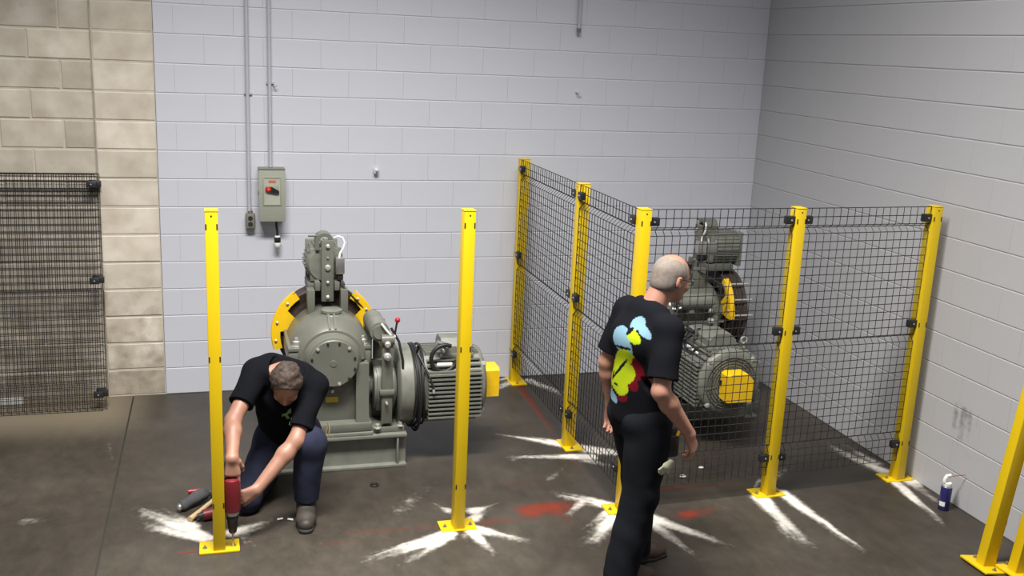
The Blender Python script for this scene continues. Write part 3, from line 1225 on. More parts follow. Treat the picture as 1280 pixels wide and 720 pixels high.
# ---------------- walking man (faces +x, back towards the camera's left)
def walking_man():
    base = (-2.36, -3.2, 0)
    fw = unit((.985, .17, 0))
    lf = np.array([-fw[1], fw[0], 0])
    C = np.array([-2.345, -3.20, 0])

    def B(x, y, z):          # body frame: forward, left, up
        return C+fw*x+lf*y+np.array([0, 0, z])
    hipR, hipL = B(.0, -.085, .90), B(.0, .085, .90)
    knR, anR = B(-.025, -.092, .49), B(-.115, -.095, .095)
    knL, anL = B(.085, .085, .50), B(.09, .10, .100)
    waist, chest, neckb = B(-.005, 0, 1.02), B(.0, 0, 1.25), B(.015, 0, 1.43)
    shR, shL = B(.0, -.185, 1.375), B(.0, .185, 1.385)
    elR, wrR = B(-.075, -.262, 1.10), B(.115, -.265, .86)
    elL, wrL = B(-.075, .225, 1.10), B(-.02, .245, .86)
    hc = B(.115, .0, 1.585)
    hf = unit(fw*.96+lf*.12+np.array([0, 0, -.20]))
    lo, hi = (-2.86, -3.62, -.02), (-1.9, -2.78, 1.78)
    # skin
    S = Sdf(lo, hi, .0055)
    S.chain([hipR, knR, anR], [.078, .052, .038], .03)
    S.chain([hipL, knL, anL], [.078, .052, .038], .03)
    S.cap(B(0, -.06, .93), B(0, .06, .93), .10, .10, .04)
    S.cap(waist, chest, .10, .115, .05, lat=lf, sq=1.35)
    S.cap(chest, B(0, 0, 1.34), .11, .085, .05, lat=lf, sq=1.5)
    S.cap(shR, shL, .055, .055, .04)
    S.cap(neckb, B(.075, .0, 1.545), .062, .058, .035)
    for a_, e_, w_ in ((shR, elR, wrR), (shL, elL, wrL)):
        m1_ = e_*.55+w_*.45
        S.chain([a_, e_, e_*.72+w_*.28, w_], [.054, .043, .046, .029], .02)
    for an, kn in ((anR, knR), (anL, knL)):
        S.cap(an, an+fw*.12+np.array([0, 0, -.055]), .035, .03, .02)
    hand_sdf(S, wrR, unit((wrR-elR)*1.0+np.array([-.03, 0, -.16])), lf*.7-fw*.55, (28, 40, 30), 1)
    hand_sdf(S, wrL, unit((wrL-elL)+np.array([0, 0, -.15])), -lf*.6-fw*.6, (28, 40, 30), -1)
    P, ax = head_sdf(S, hc, hf, (0, 0, 1), 1.0)
    me, V = S.mesh('person', base)
    p = link('person', me, M['skin2'], None, base)
    tag(p, 'balding man in black t-shirt and glasses walking past the fence corner', 'person')
    # hair: cropped, sides and back, crown bald
    H = Sdf(hc-.16, hc+.17, .005)
    H.ell(P(-.008, 0, .022), (.1015, .0795, .093), ax, .01)
    H.ell(P(-.035, 0, -.03), (.072, .072, .065), ax, .02)
    H.cut(P(.045, 0, .02), unit(hf+.25*np.array(ax[2])), .3)
    H.cut(P(0, 0, -.062), -np.array(ax[2]), .3)
    H.cut(P(.02, 0, -.02), unit(hf-.55*np.array(ax[2])), .3)
    H.ell(P(.025, 0, .128), (.100, .064, .050), ax, .012, neg=True)
    for s_ in (-1, 1):
        H.ell(P(-.005, s_*.085, -.016), (.024, .02, .034), ax, .006, neg=True)
    sub('hair', H, M['hair2'], p, base)
    # glasses
    G = MB()
    for s_ in (-1, 1):
        q = [Vector(P(.104+.0*i, s_*(.033+.023*math.cos(2*PI*i/16)), -.004+.017*math.sin(2*PI*i/16)))-Vector(base) for i in range(16)]
        G.tube(q, .0022, 5, closed=True)
        G.tube([Vector(P(.102, s_*.056, .002))-Vector(base), Vector(P(.085, s_*.079, .004))-Vector(base), Vector(P(-.02, s_*.083, .008))-Vector(base)], .0024, 5)
    G.tube([Vector(P(.106, -.011, .0))-Vector(base), Vector(P(.106, .011, .0))-Vector(base)], .002, 5)
    G.build('glasses', M['black'], p)
    # shirt
    T = Sdf(lo, hi, .006)
    T.cap(B(-.005, 0, .90), chest, .142, .136, .05, lat=lf, sq=1.28)
    T.cap(chest, B(-.002, 0, 1.335), .128, .098, .05, lat=lf, sq=1.5)
    T.cap(shR, shL, .066, .066, .05)
    T.cap(B(.0, -.06, 1.425), B(.0, .06, 1.425), .062, .062, .05)
    T.cap(B(-.045, -.07, 1.29), B(-.045, .07, 1.29), .095, .095, .05)
    for a_, e_ in ((shR, elR), (shL, elL)):
        T.cap(a_, a_+(e_-a_)*.80, .070, .074, .03)
    T.folds(.0045, 17, 3)
    T.cut(B(0, 0, .865), (0, 0, -1), .4)
    for a_, e_ in ((shR, elR), (shL, elL)):
        T.cut(a_+(e_-a_)*.80, e_-a_, .13)
    T.cut(B(.03, 0, 1.468), unit(np.array([0, 0, 1])+fw*.75), .13)
    shirt, V = sub('t_shirt', T, M['print'], p, base)
    # print on the back: plain graffiti-like patches (lime, pale blue, red, black outline)
    W = V+np.array(base)
    rel = W-C
    bx, by, bz = rel@fw, rel@lf, rel[:, 2]
    col = np.tile(np.array([.006, .0065, .009]), (len(V), 1))

    def blob(u, v, ru, rv, ang):
        du, dv = (by+.045)/1.22-u, (bz-1.15)/1.15+1.13-v
        ca, sa = math.cos(R(ang)), math.sin(R(ang))
        return ((du*ca+dv*sa)/ru)**2+((-du*sa+dv*ca)/rv)**2
    lime, sky, rd, blk = (.34, .43, .010), (.17, .30, .38), (.12, .005, .010), (.006, .0065, .009)
    back = bx < .0
    for c_, items in (
            (rd, [(-.04, 1.155, .030, .060, -25), (.015, 1.01, .04, .025, 10), (-.03, 1.09, .025, .05, -30)]),
            (sky, [(.035, 1.255, .065, .052, 20), (-.015, 1.335, .035, .028, 0), (-.062, 1.315, .045, .014, 35), (-.02, 1.22, .022, .04, 0), (.09, .985, .06, .022, 10)]),
            (lime, [(.03, 1.165, .075, .040, -35), (.0, 1.115, .045, .050, 0), (.075, 1.075, .060, .065, 0), (.04, 1.045, .065, .040, 0), (-.03, 1.285, .045, .022, 25), (-.008, 1.205, .04, .016, 10), (.09, 1.10, .035, .045, 0)])):
        for it in items:
            col[back & (blob(*it) < 1)] = c_
    for it in [(.045, 1.115, .085, .0075, -50), (.02, 1.222, .06, .0065, -8), (.095, 1.075, .010, .022, 10), (.055, 1.045, .018, .006, 0), (-.002, 1.30, .012, .02, 40), (.06, 1.012, .05, .006, 15)]:
        col[back & (blob(*it) < 1)] = blk
    at = shirt.data.color_attributes.new('print', 'FLOAT_COLOR', 'POINT')
    at.data.foreach_set('color', np.concatenate([col, np.ones((len(col), 1))], 1).astype(np.float32).ravel())
    # trousers
    T = Sdf(lo, hi, .006)
    T.cap(B(0, -.055, .91), B(0, .055, .91), .116, .116, .05)
    T.chain([hipR, knR, anR+np.array([0, 0, -.02])], [.118, .096, .088], .035)
    T.chain([hipL, knL, anL+np.array([0, 0, -.02])], [.118, .094, .086], .035)
    T.cap(B(-.05, -.06, .88), B(-.05, .06, .88), .092, .092, .04)
    T.folds(.007, 16, 9)
    T.cut(B(0, 0, .99), (0, 0, 1), .3)
    T.cut(anR+np.array([0, 0, -.045]), (0, 0, -1), .16)
    T.cut(anL+np.array([0, 0, -.045]), (0, 0, -1), .16)
    sub('trousers', T, M['trousers'], p, base)
    for an in (anR, anL):
        D = Sdf(an-.33, an+.33, .006)
        g = boot(D, an, fw, .20, h=.0)
        q, _ = sub('shoe', D, M['boot2'], p, base)
        E_ = Sdf(an-np.array([.33, .33, .13]), an+np.array([.33, .33, .05]), .006)
        sole(E_, an, fw, .20, g)
        sub('shoe_sole', E_, M['sole'], q, base)
    # things hanging at his belt
    bp = Vector(B(.085, -.13, .80))-Vector(base)
    pc = MB().box(-.045, .045, -.022, .022, -.09, .07, .012)
    pc.box(-.02, .03, -.03, -.02, -.05, .03, .006)
    o = pc.build('tool_pouch', M['black'], None, Vector(B(.09, -.145, .79)))
    o.rotation_euler = (0, 0, math.atan2(fw[1], fw[0]))
    tag(o, 'small black tool pouch on the walking man\'s belt', 'pouch')
    g = MB()
    g.tube([(0, 0, .09), (.004, -.004, .02)], [.009, .010], 8)
    q = g.build('screwdriver', M['yellow2'], None, Vector(B(.105, -.16, .80)))
    q.rotation_euler = (0, .35, 0)
    MB().tube([(.004, -.004, .02), (.008, -.006, -.06)], .003, 6).build('blade', M['steel'], q)
    tag(q, 'yellow handled tool sticking out of the belt pouch', 'screwdriver')
    Gv = Sdf((-.1, -.1, -.14), (.1, .1, .1), .005)
    Gv.cap((-.005, 0, .04), (0, 0, -.01), .022, .030, .015, lat=(1, 0, 0), sq=1.3)
    for i in range(4):
        Gv.cap((-.024+.016*i, 0, -.02), (-.03+.022*i, -.004+.004*i, -.075-.008*(i in (1, 2))), .010, .009, .006)
    Gv.cap((.02, 0, .0), (.05, -.01, -.03), .011, .010, .008)
    me, _ = Gv.mesh('work_glove')
    o = link('work_glove', me, M['glove'], None, Vector(B(.03, -.222, .69)), (.2, .9, .3))
    o.scale = (.62, .62, .62)
    tag(o, 'pale work glove hanging from the walking man\'s hip pocket', 'glove')
    return p


# ---------------- kneeling man (faces the camera, head bowed over the drill)
def kneeling_man():
    base = (-4.02, -2.1, 0)
    hipR, hipL = np.array((-4.085, -1.90, .36)), np.array((-3.925, -1.90, .37))
    knR, anR = np.array((-4.255, -2.10, .085)), np.array((-4.12, -1.80, .075))
    knL, anL = np.array((-3.905, -2.255, .455)), np.array((-3.925, -2.235, .10))
    toeL = unit((-.10, -1, 0))
    waist, chest = np.array((-4.005, -1.93, .46)), np.array((-4.02, -2.05, .68))
    neckb = np.array((-4.022, -2.115, .825))
    shR, shL = np.array((-4.180, -2.09, .835)), np.array((-3.865, -2.12, .745))
    elR, wrR = np.array((-4.318, -2.31, .635)), np.array((-4.328, -2.530, .512))
    elL, wrL = np.array((-3.985, -2.31, .50)), np.array((-4.205, -2.45, .287))
    hc = np.array((-4.028, -2.20, .80))
    hf = unit((-.12, -.70, -.68))
    hu = unit((-.04, -.60, .80))
    lat = unit(shL-shR)
    lo, hi = (-4.62, -2.80, -.02), (-3.68, -1.52, 1.02)
    S = Sdf(lo, hi, .0055)
    S.chain([hipR, knR, anR], [.080, .052, .038], .03)
    S.chain([hipL, knL, anL], [.080, .052, .038], .03)
    S.cap(hipR, hipL, .10, .10, .04)
    S.cap(waist, chest, .10, .115, .05, lat=lat, sq=1.35)
    S.cap(shR, shL, .055, .055, .05)
    S.cap(chest, neckb, .10, .06, .05, lat=lat, sq=1.4)
    S.cap(neckb, hc+np.array((0, .03, -.02)), .060, .056, .035)
    for a_, e_, w_ in ((shR, elR, wrR), (shL, elL, wrL)):
        S.chain([a_, e_, e_*.72+w_*.28, w_], [.052, .042, .045, .031], .025)
    # right hand wraps the top of the drill, left hand wraps its side
    hand_sdf(S, wrR, (.0, -.12, -1), (0, 1, -.12), (0, 0, 0), 1, fing=((6, 10, 8), (58, 50, 30), (64, 52, 30), (66, 52, 30)),
             thumb=[(.020, .034, .004), (.050, .050, .016), (.078, .052, .030)])
    hand_sdf(S, wrL, (-.80, -.52, -.12), (-.45, .80, .05), (0, 0, 0), 1, fing=((25, 40, 30), (30, 42, 30), (32, 45, 30), (35, 45, 30)),
             thumb=[(.022, .034, .006), (.050, .050, .010), (.078, .056, .012)])
    P, ax = head_sdf(S, hc, hf, hu, 1.0)
    me, V = S.mesh('person', base)
    p = link('person', me, M['skin'], None, base)
    tag(p, 'man in black t-shirt and navy trousers kneeling with a drill at a post', 'person')
    H = Sdf(hc-.18, hc+.18, .005)
    H.ell(P(-.008, 0, .028), (.108, .087, .099), ax, .01)
    H.ell(P(-.04, 0, -.03), (.072, .076, .07), ax, .02)
    H.folds(.006, 60, 4)
    H.cut(P(.068, 0, .045), unit(np.array(ax[0])*.9-.35*np.array(ax[2])), .3)
    H.cut(P(0, 0, -.07), -np.array(ax[2]), .3)
    H.cut(P(.025, 0, -.03), unit(np.array(ax[0])-.6*np.array(ax[2])), .3)
    for s_ in (-1, 1):
        H.ell(P(-.006, s_*.09, -.018), (.026, .024, .036), ax, .006, neg=True)
    sub('hair', H, M['hair'], p, base)
    # shirt
    T = Sdf(lo, hi, .006)
    T.cap(waist+np.array((0, .01, -.06)), chest, .128, .132, .05, lat=lat, sq=1.30)
    T.cap(chest, neckb+np.array((0, .01, -.035)), .128, .085, .05, lat=lat, sq=1.45)
    T.cap(shR, shL, .068, .068, .06)
    T.cap(chest+np.array((-.09, .06, .09)), chest+np.array((.07, .06, .07)), .10, .10, .05)
    T.cap(shR+np.array((.08, .03, .02)), shL+np.array((-.08, .03, .05)), .075, .075, .06)
    for a_, e_, fr in ((shR, elR, .66), (shL, elL, .78)):
        T.cap(a_, a_+(e_-a_)*fr, .072, .071, .03)
    T.folds(.006, 17, 5)
    for a_, e_, fr in ((shR, elR, .66), (shL, elL, .78)):
        T.cut(a_+(e_-a_)*fr, e_-a_, .13)
    T.cut(neckb+np.array((0, -.02, .03)), unit(np.array((0, -.75, .65))), .10)
    T.cut(waist+np.array((0, 0, -.11)), (0, .0, -1), .3)
    shirt, V = sub('t_shirt', T, M['print'], p, base)
    W = V+np.array(base)
    col = np.tile(np.array([.006, .0065, .009]), (len(V), 1))
    # small green chest mark: a slanted bar with a foot
    cx, cz = -4.028, .600
    du, dv = W[:, 0]-cx, W[:, 2]-cz
    fr = W[:, 1] < -2.05
    a = (np.abs(dv-.5*du-.004) < .008) & (np.abs(du) < .024)
    b_ = (np.abs(du+.0+.4*dv) < .008) & (dv < .01) & (dv > -.032)
    c_ = (np.abs(dv-1.1*du-.006) < .007) & (du > -.01) & (du < .024)
    col[fr & (a | b_ | c_)] = (.26, .45, .20)
    at = shirt.data.color_attributes.new('print', 'FLOAT_COLOR', 'POINT')
    at.data.foreach_set('color', np.concatenate([col, np.ones((len(col), 1))], 1).astype(np.float32).ravel())
    # trousers
    T = Sdf(lo, hi, .006)
    T.cap(hipR, hipL, .120, .120, .05)
    T.cap(waist+np.array((-.05, 0, -.03)), waist+np.array((.05, 0, -.03)), .115, .115, .05)
    T.chain([hipR, knR, anR], [.108, .080, .066], .035)
    T.chain([hipL, knL, anL+np.array((0, 0, .0))], [.108, .092, .072], .035)
    T.folds(.007, 16, 11)
    T.cut((knR[0], knR[1], .004), (0, 0, -1), .5)
    T.cut(anL+np.array((0, 0, .01)), (0, 0, -1), .14)
    T.cut(anR, unit(anR-knR), .12)
    T.cut(waist+np.array((0, 0, .05)), (0, 0, 1), .3)
    sub('trousers', T, M['denim'], p, base)
    # boots
    D = Sdf(anL-.33, anL+.33, .006)
    g = boot(D, anL, toeL, .20, h=.0)
    q, _ = sub('boot', D, M['boot'], p, base)
    E_ = Sdf(anL-np.array([.33, .33, .14]), anL+np.array([.33, .33, .05]), .006)
    sole(E_, anL, toeL, .20, g)
    sub('boot_sole', E_, M['sole'], q, base)
    D = Sdf(anR-.3, anR+.3, .006)
    D.cap(anR+np.array((.0, -.03, .01)), anR+np.array((.005, .05, .0)), .050, .048, .02)
    D.cap(anR+np.array((.005, .05, -.005)), anR+np.array((.02, .10, -.035)), .045, .036, .02)
    D.cap(anR+np.array((.005, .06, .02)), anR+np.array((.005, .09, .03)), .042, .040, .02)
    D.cut((anR[0], anR[1], .003), (0, 0, -1), .3)
    sub('boot', D, M['boot'], p, base)
    k = MB()
    k.tube([(0, 0, .02), (.008, -.006, -.01), (.004, -.01, -.05)], .004, 6)
    k.tube([(0, 0, .0), (-.012, -.006, -.03), (-.008, -.01, -.06)], .003, 6)
    o = k.build('key_lanyard', M['wood'], None, (-3.785, -2.06, .475))
    tag(o, 'pale green-yellow cord hanging at the kneeling man\'s hip', 'cord')
    # drill: chuck down on the plate, handle back towards the man
    d = empty('power_drill', (-4.333, -2.534, .014), 0, 'red cordless drill held upright in the kneeling man\'s hands', 'drill')
    MB().tube([(0, 0, 0), (0, 0, .085)], [.0045, .0055], 8).build('drill_bit', M['steel'], d)
    MB().lathe([(.075, .010), (.085, .020), (.11, .024), (.115, .026), (.155, .027), (.16, .031), (.182, .031)], 'z', (0, 0, 0), 20).build('chuck', M['black'], d)
    MB().lathe([(.182, .028), (.186, .034), (.205, .036)], 'z', (0, 0, 0), 20).build('clutch_ring', M['steel'], d)
    b = MB().lathe([(.205, .034), (.21, .042), (.30, .045), (.36, .045), (.385, .040), (.392, .025)], 'z', (0, 0, 0), 24)
    b.build('body', M['drill'], d)
    h = MB()
    h.tube([(0, .03, .33), (.0, .09, .345), (.0, .155, .36)], [.024, .021, .023], 14)
    h.build('handle', M['drill'], d)
    MB().box(-.035, .035, .15, .20, .30, .41, .008).build('battery', M['black'], d)
    return p


walking_man()
kneeling_man()

# ------------------------------------------------------------------ drilling dust, chalk and scuffs lying on the floor
DUST = [
    ("white drilling dust fanned out at the foot of the kneeling man's post", [
        (-4.45,-2.40,-4.76,-2.06,0.03,0.07,1), (-4.48,-2.41,-4.71,-2.23,0.03,0.05,1), (-4.54,-2.25,-4.65,-2.11,0.04,0.05,0.9), (-4.34,-2.36,-4.23,-2.31,0.05,0.05,1), (-4.29,-2.32,-4.26,-2.45,0.04,0.03,0.6)]),
    ("white drilling dust splayed around the foot of the lone bare post", [
        (-3.17,-2.59,-3.57,-2.76,0.04,0.05,1), (-3.15,-2.60,-3.37,-2.78,0.03,0.04,1), (-3.18,-2.63,-3.47,-2.74,0.04,0.05,0.9), (-3.02,-2.57,-2.86,-2.69,0.04,0.04,1), (-3.04,-2.59,-3.01,-2.78,0.04,0.03,1), (-2.97,-2.35,-2.86,-2.30,0.05,0.01,0.9), (-3.11,-2.32,-3.15,-2.25,0.04,0.01,0.6), (-3.00,-2.45,-2.93,-2.38,0.04,0.03,0.9), (-3.09,-2.63,-3.10,-2.72,0.03,0.01,0.3)]),
    ("white drilling dust around the corner post behind the walking man", [
        (-2.13,-2.45,-2.31,-2.30,0.05,0.06,1), (-2.28,-2.34,-2.39,-2.46,0.04,0.03,0.6), (-2.18,-2.59,-2.37,-2.79,0.05,0.06,0.9), (-2.01,-2.59,-1.76,-2.91,0.06,0.04,1), (-1.99,-2.70,-1.92,-3.03,0.05,0.03,0.7), (-2.18,-2.50,-2.33,-2.63,0.03,0.04,0.6)]),
    ("two long white dust streaks in front of the middle front post", [
        (-1.18,-2.50,-1.21,-3.02,0.05,0.04,1), (-1.14,-2.50,-1.24,-2.95,0.04,0.05,1), (-1.00,-2.46,-0.95,-3.17,0.05,0.03,1), (-0.99,-2.53,-0.97,-2.90,0.03,0.04,0.9), (-0.95,-2.27,-0.74,-2.12,0.03,0.03,0.4), (-1.03,-2.26,-1.15,-2.38,0.02,0.02,0.4)]),
    ("white dust streak at the end post beside the right wall", [
        (-0.16,-2.47,-0.24,-2.97,0.04,0.03,1), (-0.06,-2.46,-0.07,-2.70,0.05,0.03,0.7), (-0.01,-2.45,-0.04,-2.57,0.05,0.03,0.9), (-0.12,-2.30,-0.22,-1.89,0.06,0.05,0.8), (-0.09,-2.17,-0.11,-1.88,0.05,0.04,0.6)]),
    ("white dust swept out from the middle post of the side fence", [
        (-1.97,-1.58,-2.46,-1.24,0.06,0.02,1), (-1.99,-1.71,-2.44,-1.63,0.05,0.03,1), (-2.05,-1.48,-2.32,-1.31,0.05,0.04,0.8), (-2.06,-1.74,-1.89,-1.91,0.05,0.03,0.5), (-1.97,-1.58,-1.75,-1.70,0.07,0.05,1)]),
    ("thin white dust at the side fence post touching the back wall", [
        (-2.09,-0.13,-2.36,-0.33,0.05,0.05,0.6), (-2.01,-0.08,-2.20,-0.23,0.05,0.05,0.5), (-1.95,-0.11,-1.79,-0.45,0.05,0.05,0.8), (-2.05,0.02,-2.18,-0.08,0.04,0.03,0.8)]),
]
SCUFFS = [(-3.39,-2.27,-3.19,-2.00,0.06,0.06,0.22), (-3.32,-2.15,-3.26,-2.10,0.03,0.03,0.3), (-2.39,-2.00,-2.23,-1.84,0.03,0.02,0.3), (-5.43,-2.00,-5.31,-2.00,0.05,0.03,0.25), (-5.09,-0.93,-5.02,-1.40,0.01,0.01,0.2), (-4.80,-0.84,-4.84,-1.55,0.00,0.00,0.3), (-2.53,-1.66,-2.37,-1.59,0.02,0.01,0.3)]
CHALK = [(-4.60,-2.53,-4.46,-2.52,0.01,0.01,0.9), (-4.36,-2.54,-4.21,-2.46,0.01,0.01,0.6), (-3.88,-2.57,-3.18,-2.63,0.02,0.03,0.3), (-3.74,-2.48,-2.68,-2.51,0.03,0.05,0.35), (-1.77,-2.27,-1.27,-2.27,0.02,0.02,0.6), (-1.30,-2.28,-0.16,-2.39,0.00,0.00,0.9), (-2.06,-0.22,-2.11,-1.20,0.03,0.03,0.75), (-2.13,-1.45,-2.13,-2.17,0.01,0.01,0.45), (-2.65,-2.41,-2.37,-2.38,0.09,0.08,0.9), (-2.48,-2.36,-2.48,-2.50,0.06,0.06,0.8), (-2.64,-2.02,-2.37,-2.01,0.08,0.08,0.3), (-1.75,-2.64,-1.58,-2.62,0.06,0.06,0.75), (-2.97,-2.51,-2.46,-2.45,0.05,0.08,0.4), (-1.89,-2.67,-1.23,-2.52,0.06,0.05,0.3)]


def vnoise(x, y, f, seed):
    """cheap smooth value noise"""
    rs = np.random.RandomState(seed)
    T = rs.rand(64, 64)
    x, y = x*f, y*f
    xi, yi = np.floor(x).astype(int), np.floor(y).astype(int)
    u, v = x-xi, y-yi
    u, v = u*u*(3-2*u), v*v*(3-2*v)
    g = lambda a, b: T[a % 64, b % 64]
    return (g(xi, yi)*(1-u)+g(xi+1, yi)*u)*(1-v)+(g(xi, yi+1)*(1-u)+g(xi+1, yi+1)*u)*v


def powder(name, strokes, m, label=None, cat=None, h=.012, z=.0012, rise=.004, seed=1, gain=1.25, plane=None, streak=1.0, parent=None):
    S = np.array([s[:4] for s in strokes])
    mg = .16
    x0, x1 = min(S[:, 0].min(), S[:, 2].min())-mg, max(S[:, 0].max(), S[:, 2].max())+mg
    y0, y1 = min(S[:, 1].min(), S[:, 3].min())-mg, max(S[:, 1].max(), S[:, 3].max())+mg
    X, Y = np.meshgrid(np.arange(x0, x1, h), np.arange(y0, y1, h), indexing='ij')
    D = np.zeros_like(X)
    for i, (ax, ay, bx, by, wa, wb, st) in enumerate(strokes):
        dx, dy = bx-ax, by-ay
        L = math.hypot(dx, dy)+1e-6
        t = ((X-ax)*dx+(Y-ay)*dy)/L
        n = (-(X-ax)*dy+(Y-ay)*dx)/L
        tt = np.clip(t/L, -.2, 1.35)
        w = wa+(wb-wa)*np.clip(tt, 0, 1)
        n = n+.3*w*(vnoise(X, Y, 9, seed+i)-.5)
        lat = np.exp(-(np.abs(n)/w)**2.4)
        over = np.where(t < 0, -t/(.8*wa), np.where(t > L, (t-L)/(.10+.6*wb), 0))
        fade = np.exp(-over**2)*(1-.45*np.clip(tt, 0, 1)**2)
        sn = vnoise(n*1.0, t*.12, 60, seed+50+i)
        D = np.maximum(D, st*lat*fade*(1-streak*.75*np.clip(tt, 0, 1)*(1-sn)))
    D = np.clip(D*gain, 0, 1)*(.72+.28*vnoise(X, Y, 14, seed+99))
    keep = D > .02
    q = keep[:-1, :-1] | keep[1:, :-1] | keep[:-1, 1:] | keep[1:, 1:]
    idx = np.arange(X.size).reshape(X.shape)
    F = np.stack([idx[:-1, :-1][q], idx[1:, :-1][q], idx[1:, 1:][q], idx[:-1, 1:][q]], 1)
    u, inv = np.unique(F, return_inverse=True)
    F = inv.reshape(F.shape)
    Z = z+rise*D
    if plane == 'x':       # lies on the right wall: strokes are (y, z)
        V = np.stack([-.0012*np.ones(X.size), X.ravel(), Y.ravel()], 1)[u]
        F = F[:, ::-1]
    else:
        V = np.stack([X.ravel(), Y.ravel(), Z.ravel()], 1)[u]
    c = V.mean(0)
    c[2] = 0 if plane is None else c[2]
    me = bpy.data.meshes.new(name)
    me.from_pydata((V-c).tolist(), [], F.tolist())
    me.polygons.foreach_set('use_smooth', np.ones(len(F), bool))
    a = me.attributes.new('powder', 'FLOAT', 'POINT')
    a.data.foreach_set('value', D.ravel()[u].astype(np.float32))
    me.update()
    o = link(name, me, m, parent, tuple(c))
    return tag(o, label, cat, None, 'stuff')


for i, (lab, st) in enumerate(DUST):
    powder('concrete_dust', st, M['dust'], lab, 'dust', seed=11+7*i)
powder('floor_scuff', SCUFFS, M['dust'], 'faint pale scuffs scattered over the brown concrete floor', 'scuffs', rise=.0005, seed=301)
powder('chalk_mark', CHALK, M['chalk'], 'red chalk lines and smears marking the fence run on the floor', 'chalk', rise=.0003, z=.0008, seed=401, streak=.4, h=.010)
powder('wall_scuff', [(-2.73, .60, -2.74, .42, .04, .03, .42), (-2.80, .62, -2.79, .38, .035, .03, .5), (-2.85, .61, -2.88, .42, .03, .025, .4), (-2.91, .62, -2.92, .50, .015, .01, .35)],
       M['scuff'], 'grey scuff marks low on the right wall above the spray can', 'scuffs', plane='x', seed=77, h=.008)

# ------------------------------------------------------------------ electrical gear on the back wall
t = empty('disconnect_switch', (-3.983, 0, 1.335), 0, 'grey-green switch box with rotary handle on the painted wall', 'switch box')
MB().box(-.088, .088, -.118, 0, 0, .375, .005).build('enclosure', M['boxgrey'], t)
MB().box(-.094, .094, -.127, -.116, .0, .382, .004).build('lid', M['boxgrey'], t)
MB().box(-.094, .094, -.132, 0, .382, .388, .002).build('rain_lip', M['boxdark'], t)
fr = MB()
for x0, x1, z0, z1 in ((-.066, -.058, .125, .325), (.058, .066, .125, .325), (-.066, .066, .120, .128), (-.066, .066, .320, .328)):
    fr.box(x0, x1, -.133, -.126, z0, z1, .002)
fr.build('raised_frame', M['boxgrey'], t)
MB().box(-.057, .057, -.1285, -.1265, .129, .319).build('front_plate', M['label2'], t)
MB().box(-.050, .047, -.1305, -.128, .215, .270, .001).build('handle_plate', M['boxgrey'], t)
MB().box(-.026, .026, -.130, -.1275, .286, .306, .001).build('warning_label', M['orange2'], t)
h = MB()
h.lathe([(-.128, .023), (-.145, .021), (-.148, .016)], 'y', (-.026, 0, .240), 16)
h = h.build('rotary_hub', M['red'], t)
MB().lathe([(-.147, .010), (-.150, .009)], 'y', (-.026, 0, .240), 14).build('pilot_lamp', M['orange'], h)
g = MB()
g.prism([(-.03, .258), (.0, .256), (.048, .228), (.05, .212), (.03, .210), (-.03, .222)], -.146, -.130, 'y')
g.build('rotary_handle', M['black'], t)
MB().box(-.098, -.088, -.10, -.06, .19, .22, .003).build('hasp', M['boxdark'], t)
tag(MB().tube([(0, 0, 0), (0, 0, 2.60)], .0125, 12).build('conduit', M['emt'], None, (-3.988, -.035, 1.725)), 'thin grey conduit running up from the switch box', 'conduit')
tag(MB().tube([(0, 0, 0), (0, 0, 2.92)], .0125, 12).build('conduit', M['emt'], None, (-4.143, -.035, 1.40)), 'thin grey conduit running up from the small outlet box', 'conduit')
tag(MB().tube([(0, 0, 0), (0, 0, 1.5)], .0135, 12).build('conduit', M['emt'], None, (-1.655, -.03, 2.80)), 'grey conduit stub hanging down at the top middle of the wall', 'conduit')
bpy.data.objects['conduit.002'] and MB().lathe([(-.012, .017), (.02, .017), (.02, .0135)], 'z', (0, 0, 0), 12).build('end_bushing', M['boxdark'], bpy.data.objects['conduit.002'])
for nm, x, zs in (('conduit', -3.988, (2.32,)), ('conduit.001', -4.143, (2.24,))):
    c = bpy.data.objects[nm]
    for z in zs:
        MB().box(-.022, .034, .018, .034, z-1.725 if nm == 'conduit' else z-1.40, (z-1.725 if nm == 'conduit' else z-1.40)+.018, .003).build('strap', M['emt'], c)
t = empty('outlet_box', (-4.137, 0, 1.268), 0, 'small grey outlet box with two sockets at the end of a conduit', 'outlet')
b = MB().box(-.034, .034, -.055, 0, .0, .115, .010)
b.lathe([(.115, .018), (.135, .018), (.138, .0135)], 'z', (0, -.03, 0), 12)
b.build('housing', M['boxdark'], t)
MB().box(-.031, .031, -.058, -.0545, .006, .110, .003).build('cover_plate', M['boxgrey2'], t)
for z in (.036, .080):
    MB().lathe([(-.057, .0175), (-.0605, .017)], 'y', (0, 0, z), 16).build('socket', M['slot'], t)
t = empty('hanging_plug', (-3.945, -.06, 1.13), 0, 'black and white plug hanging on a short cord below the switch box', 'plug')
MB().tube([(-.008, 0, .205), (-.006, 0, .16), (0, 0, .12), (0, 0, .085)], .009, 8).build('cord', M['rubber'], t)
MB().lathe([(.088, .014), (.085, .020), (.078, .021), (.075, .018)], 'z', (0, 0, 0), 16).build('cord_grip', M['white'], t)
MB().lathe([(.075, .022), (.070, .024), (.040, .024), (.037, .022)], 'z', (0, 0, 0), 16).build('plug_body', M['black'], t)
MB().lathe([(.037, .022), (.030, .024), (.006, .022), (.0, .017)], 'z', (0, 0, 0), 16).build('plug_face', M['white'], t)


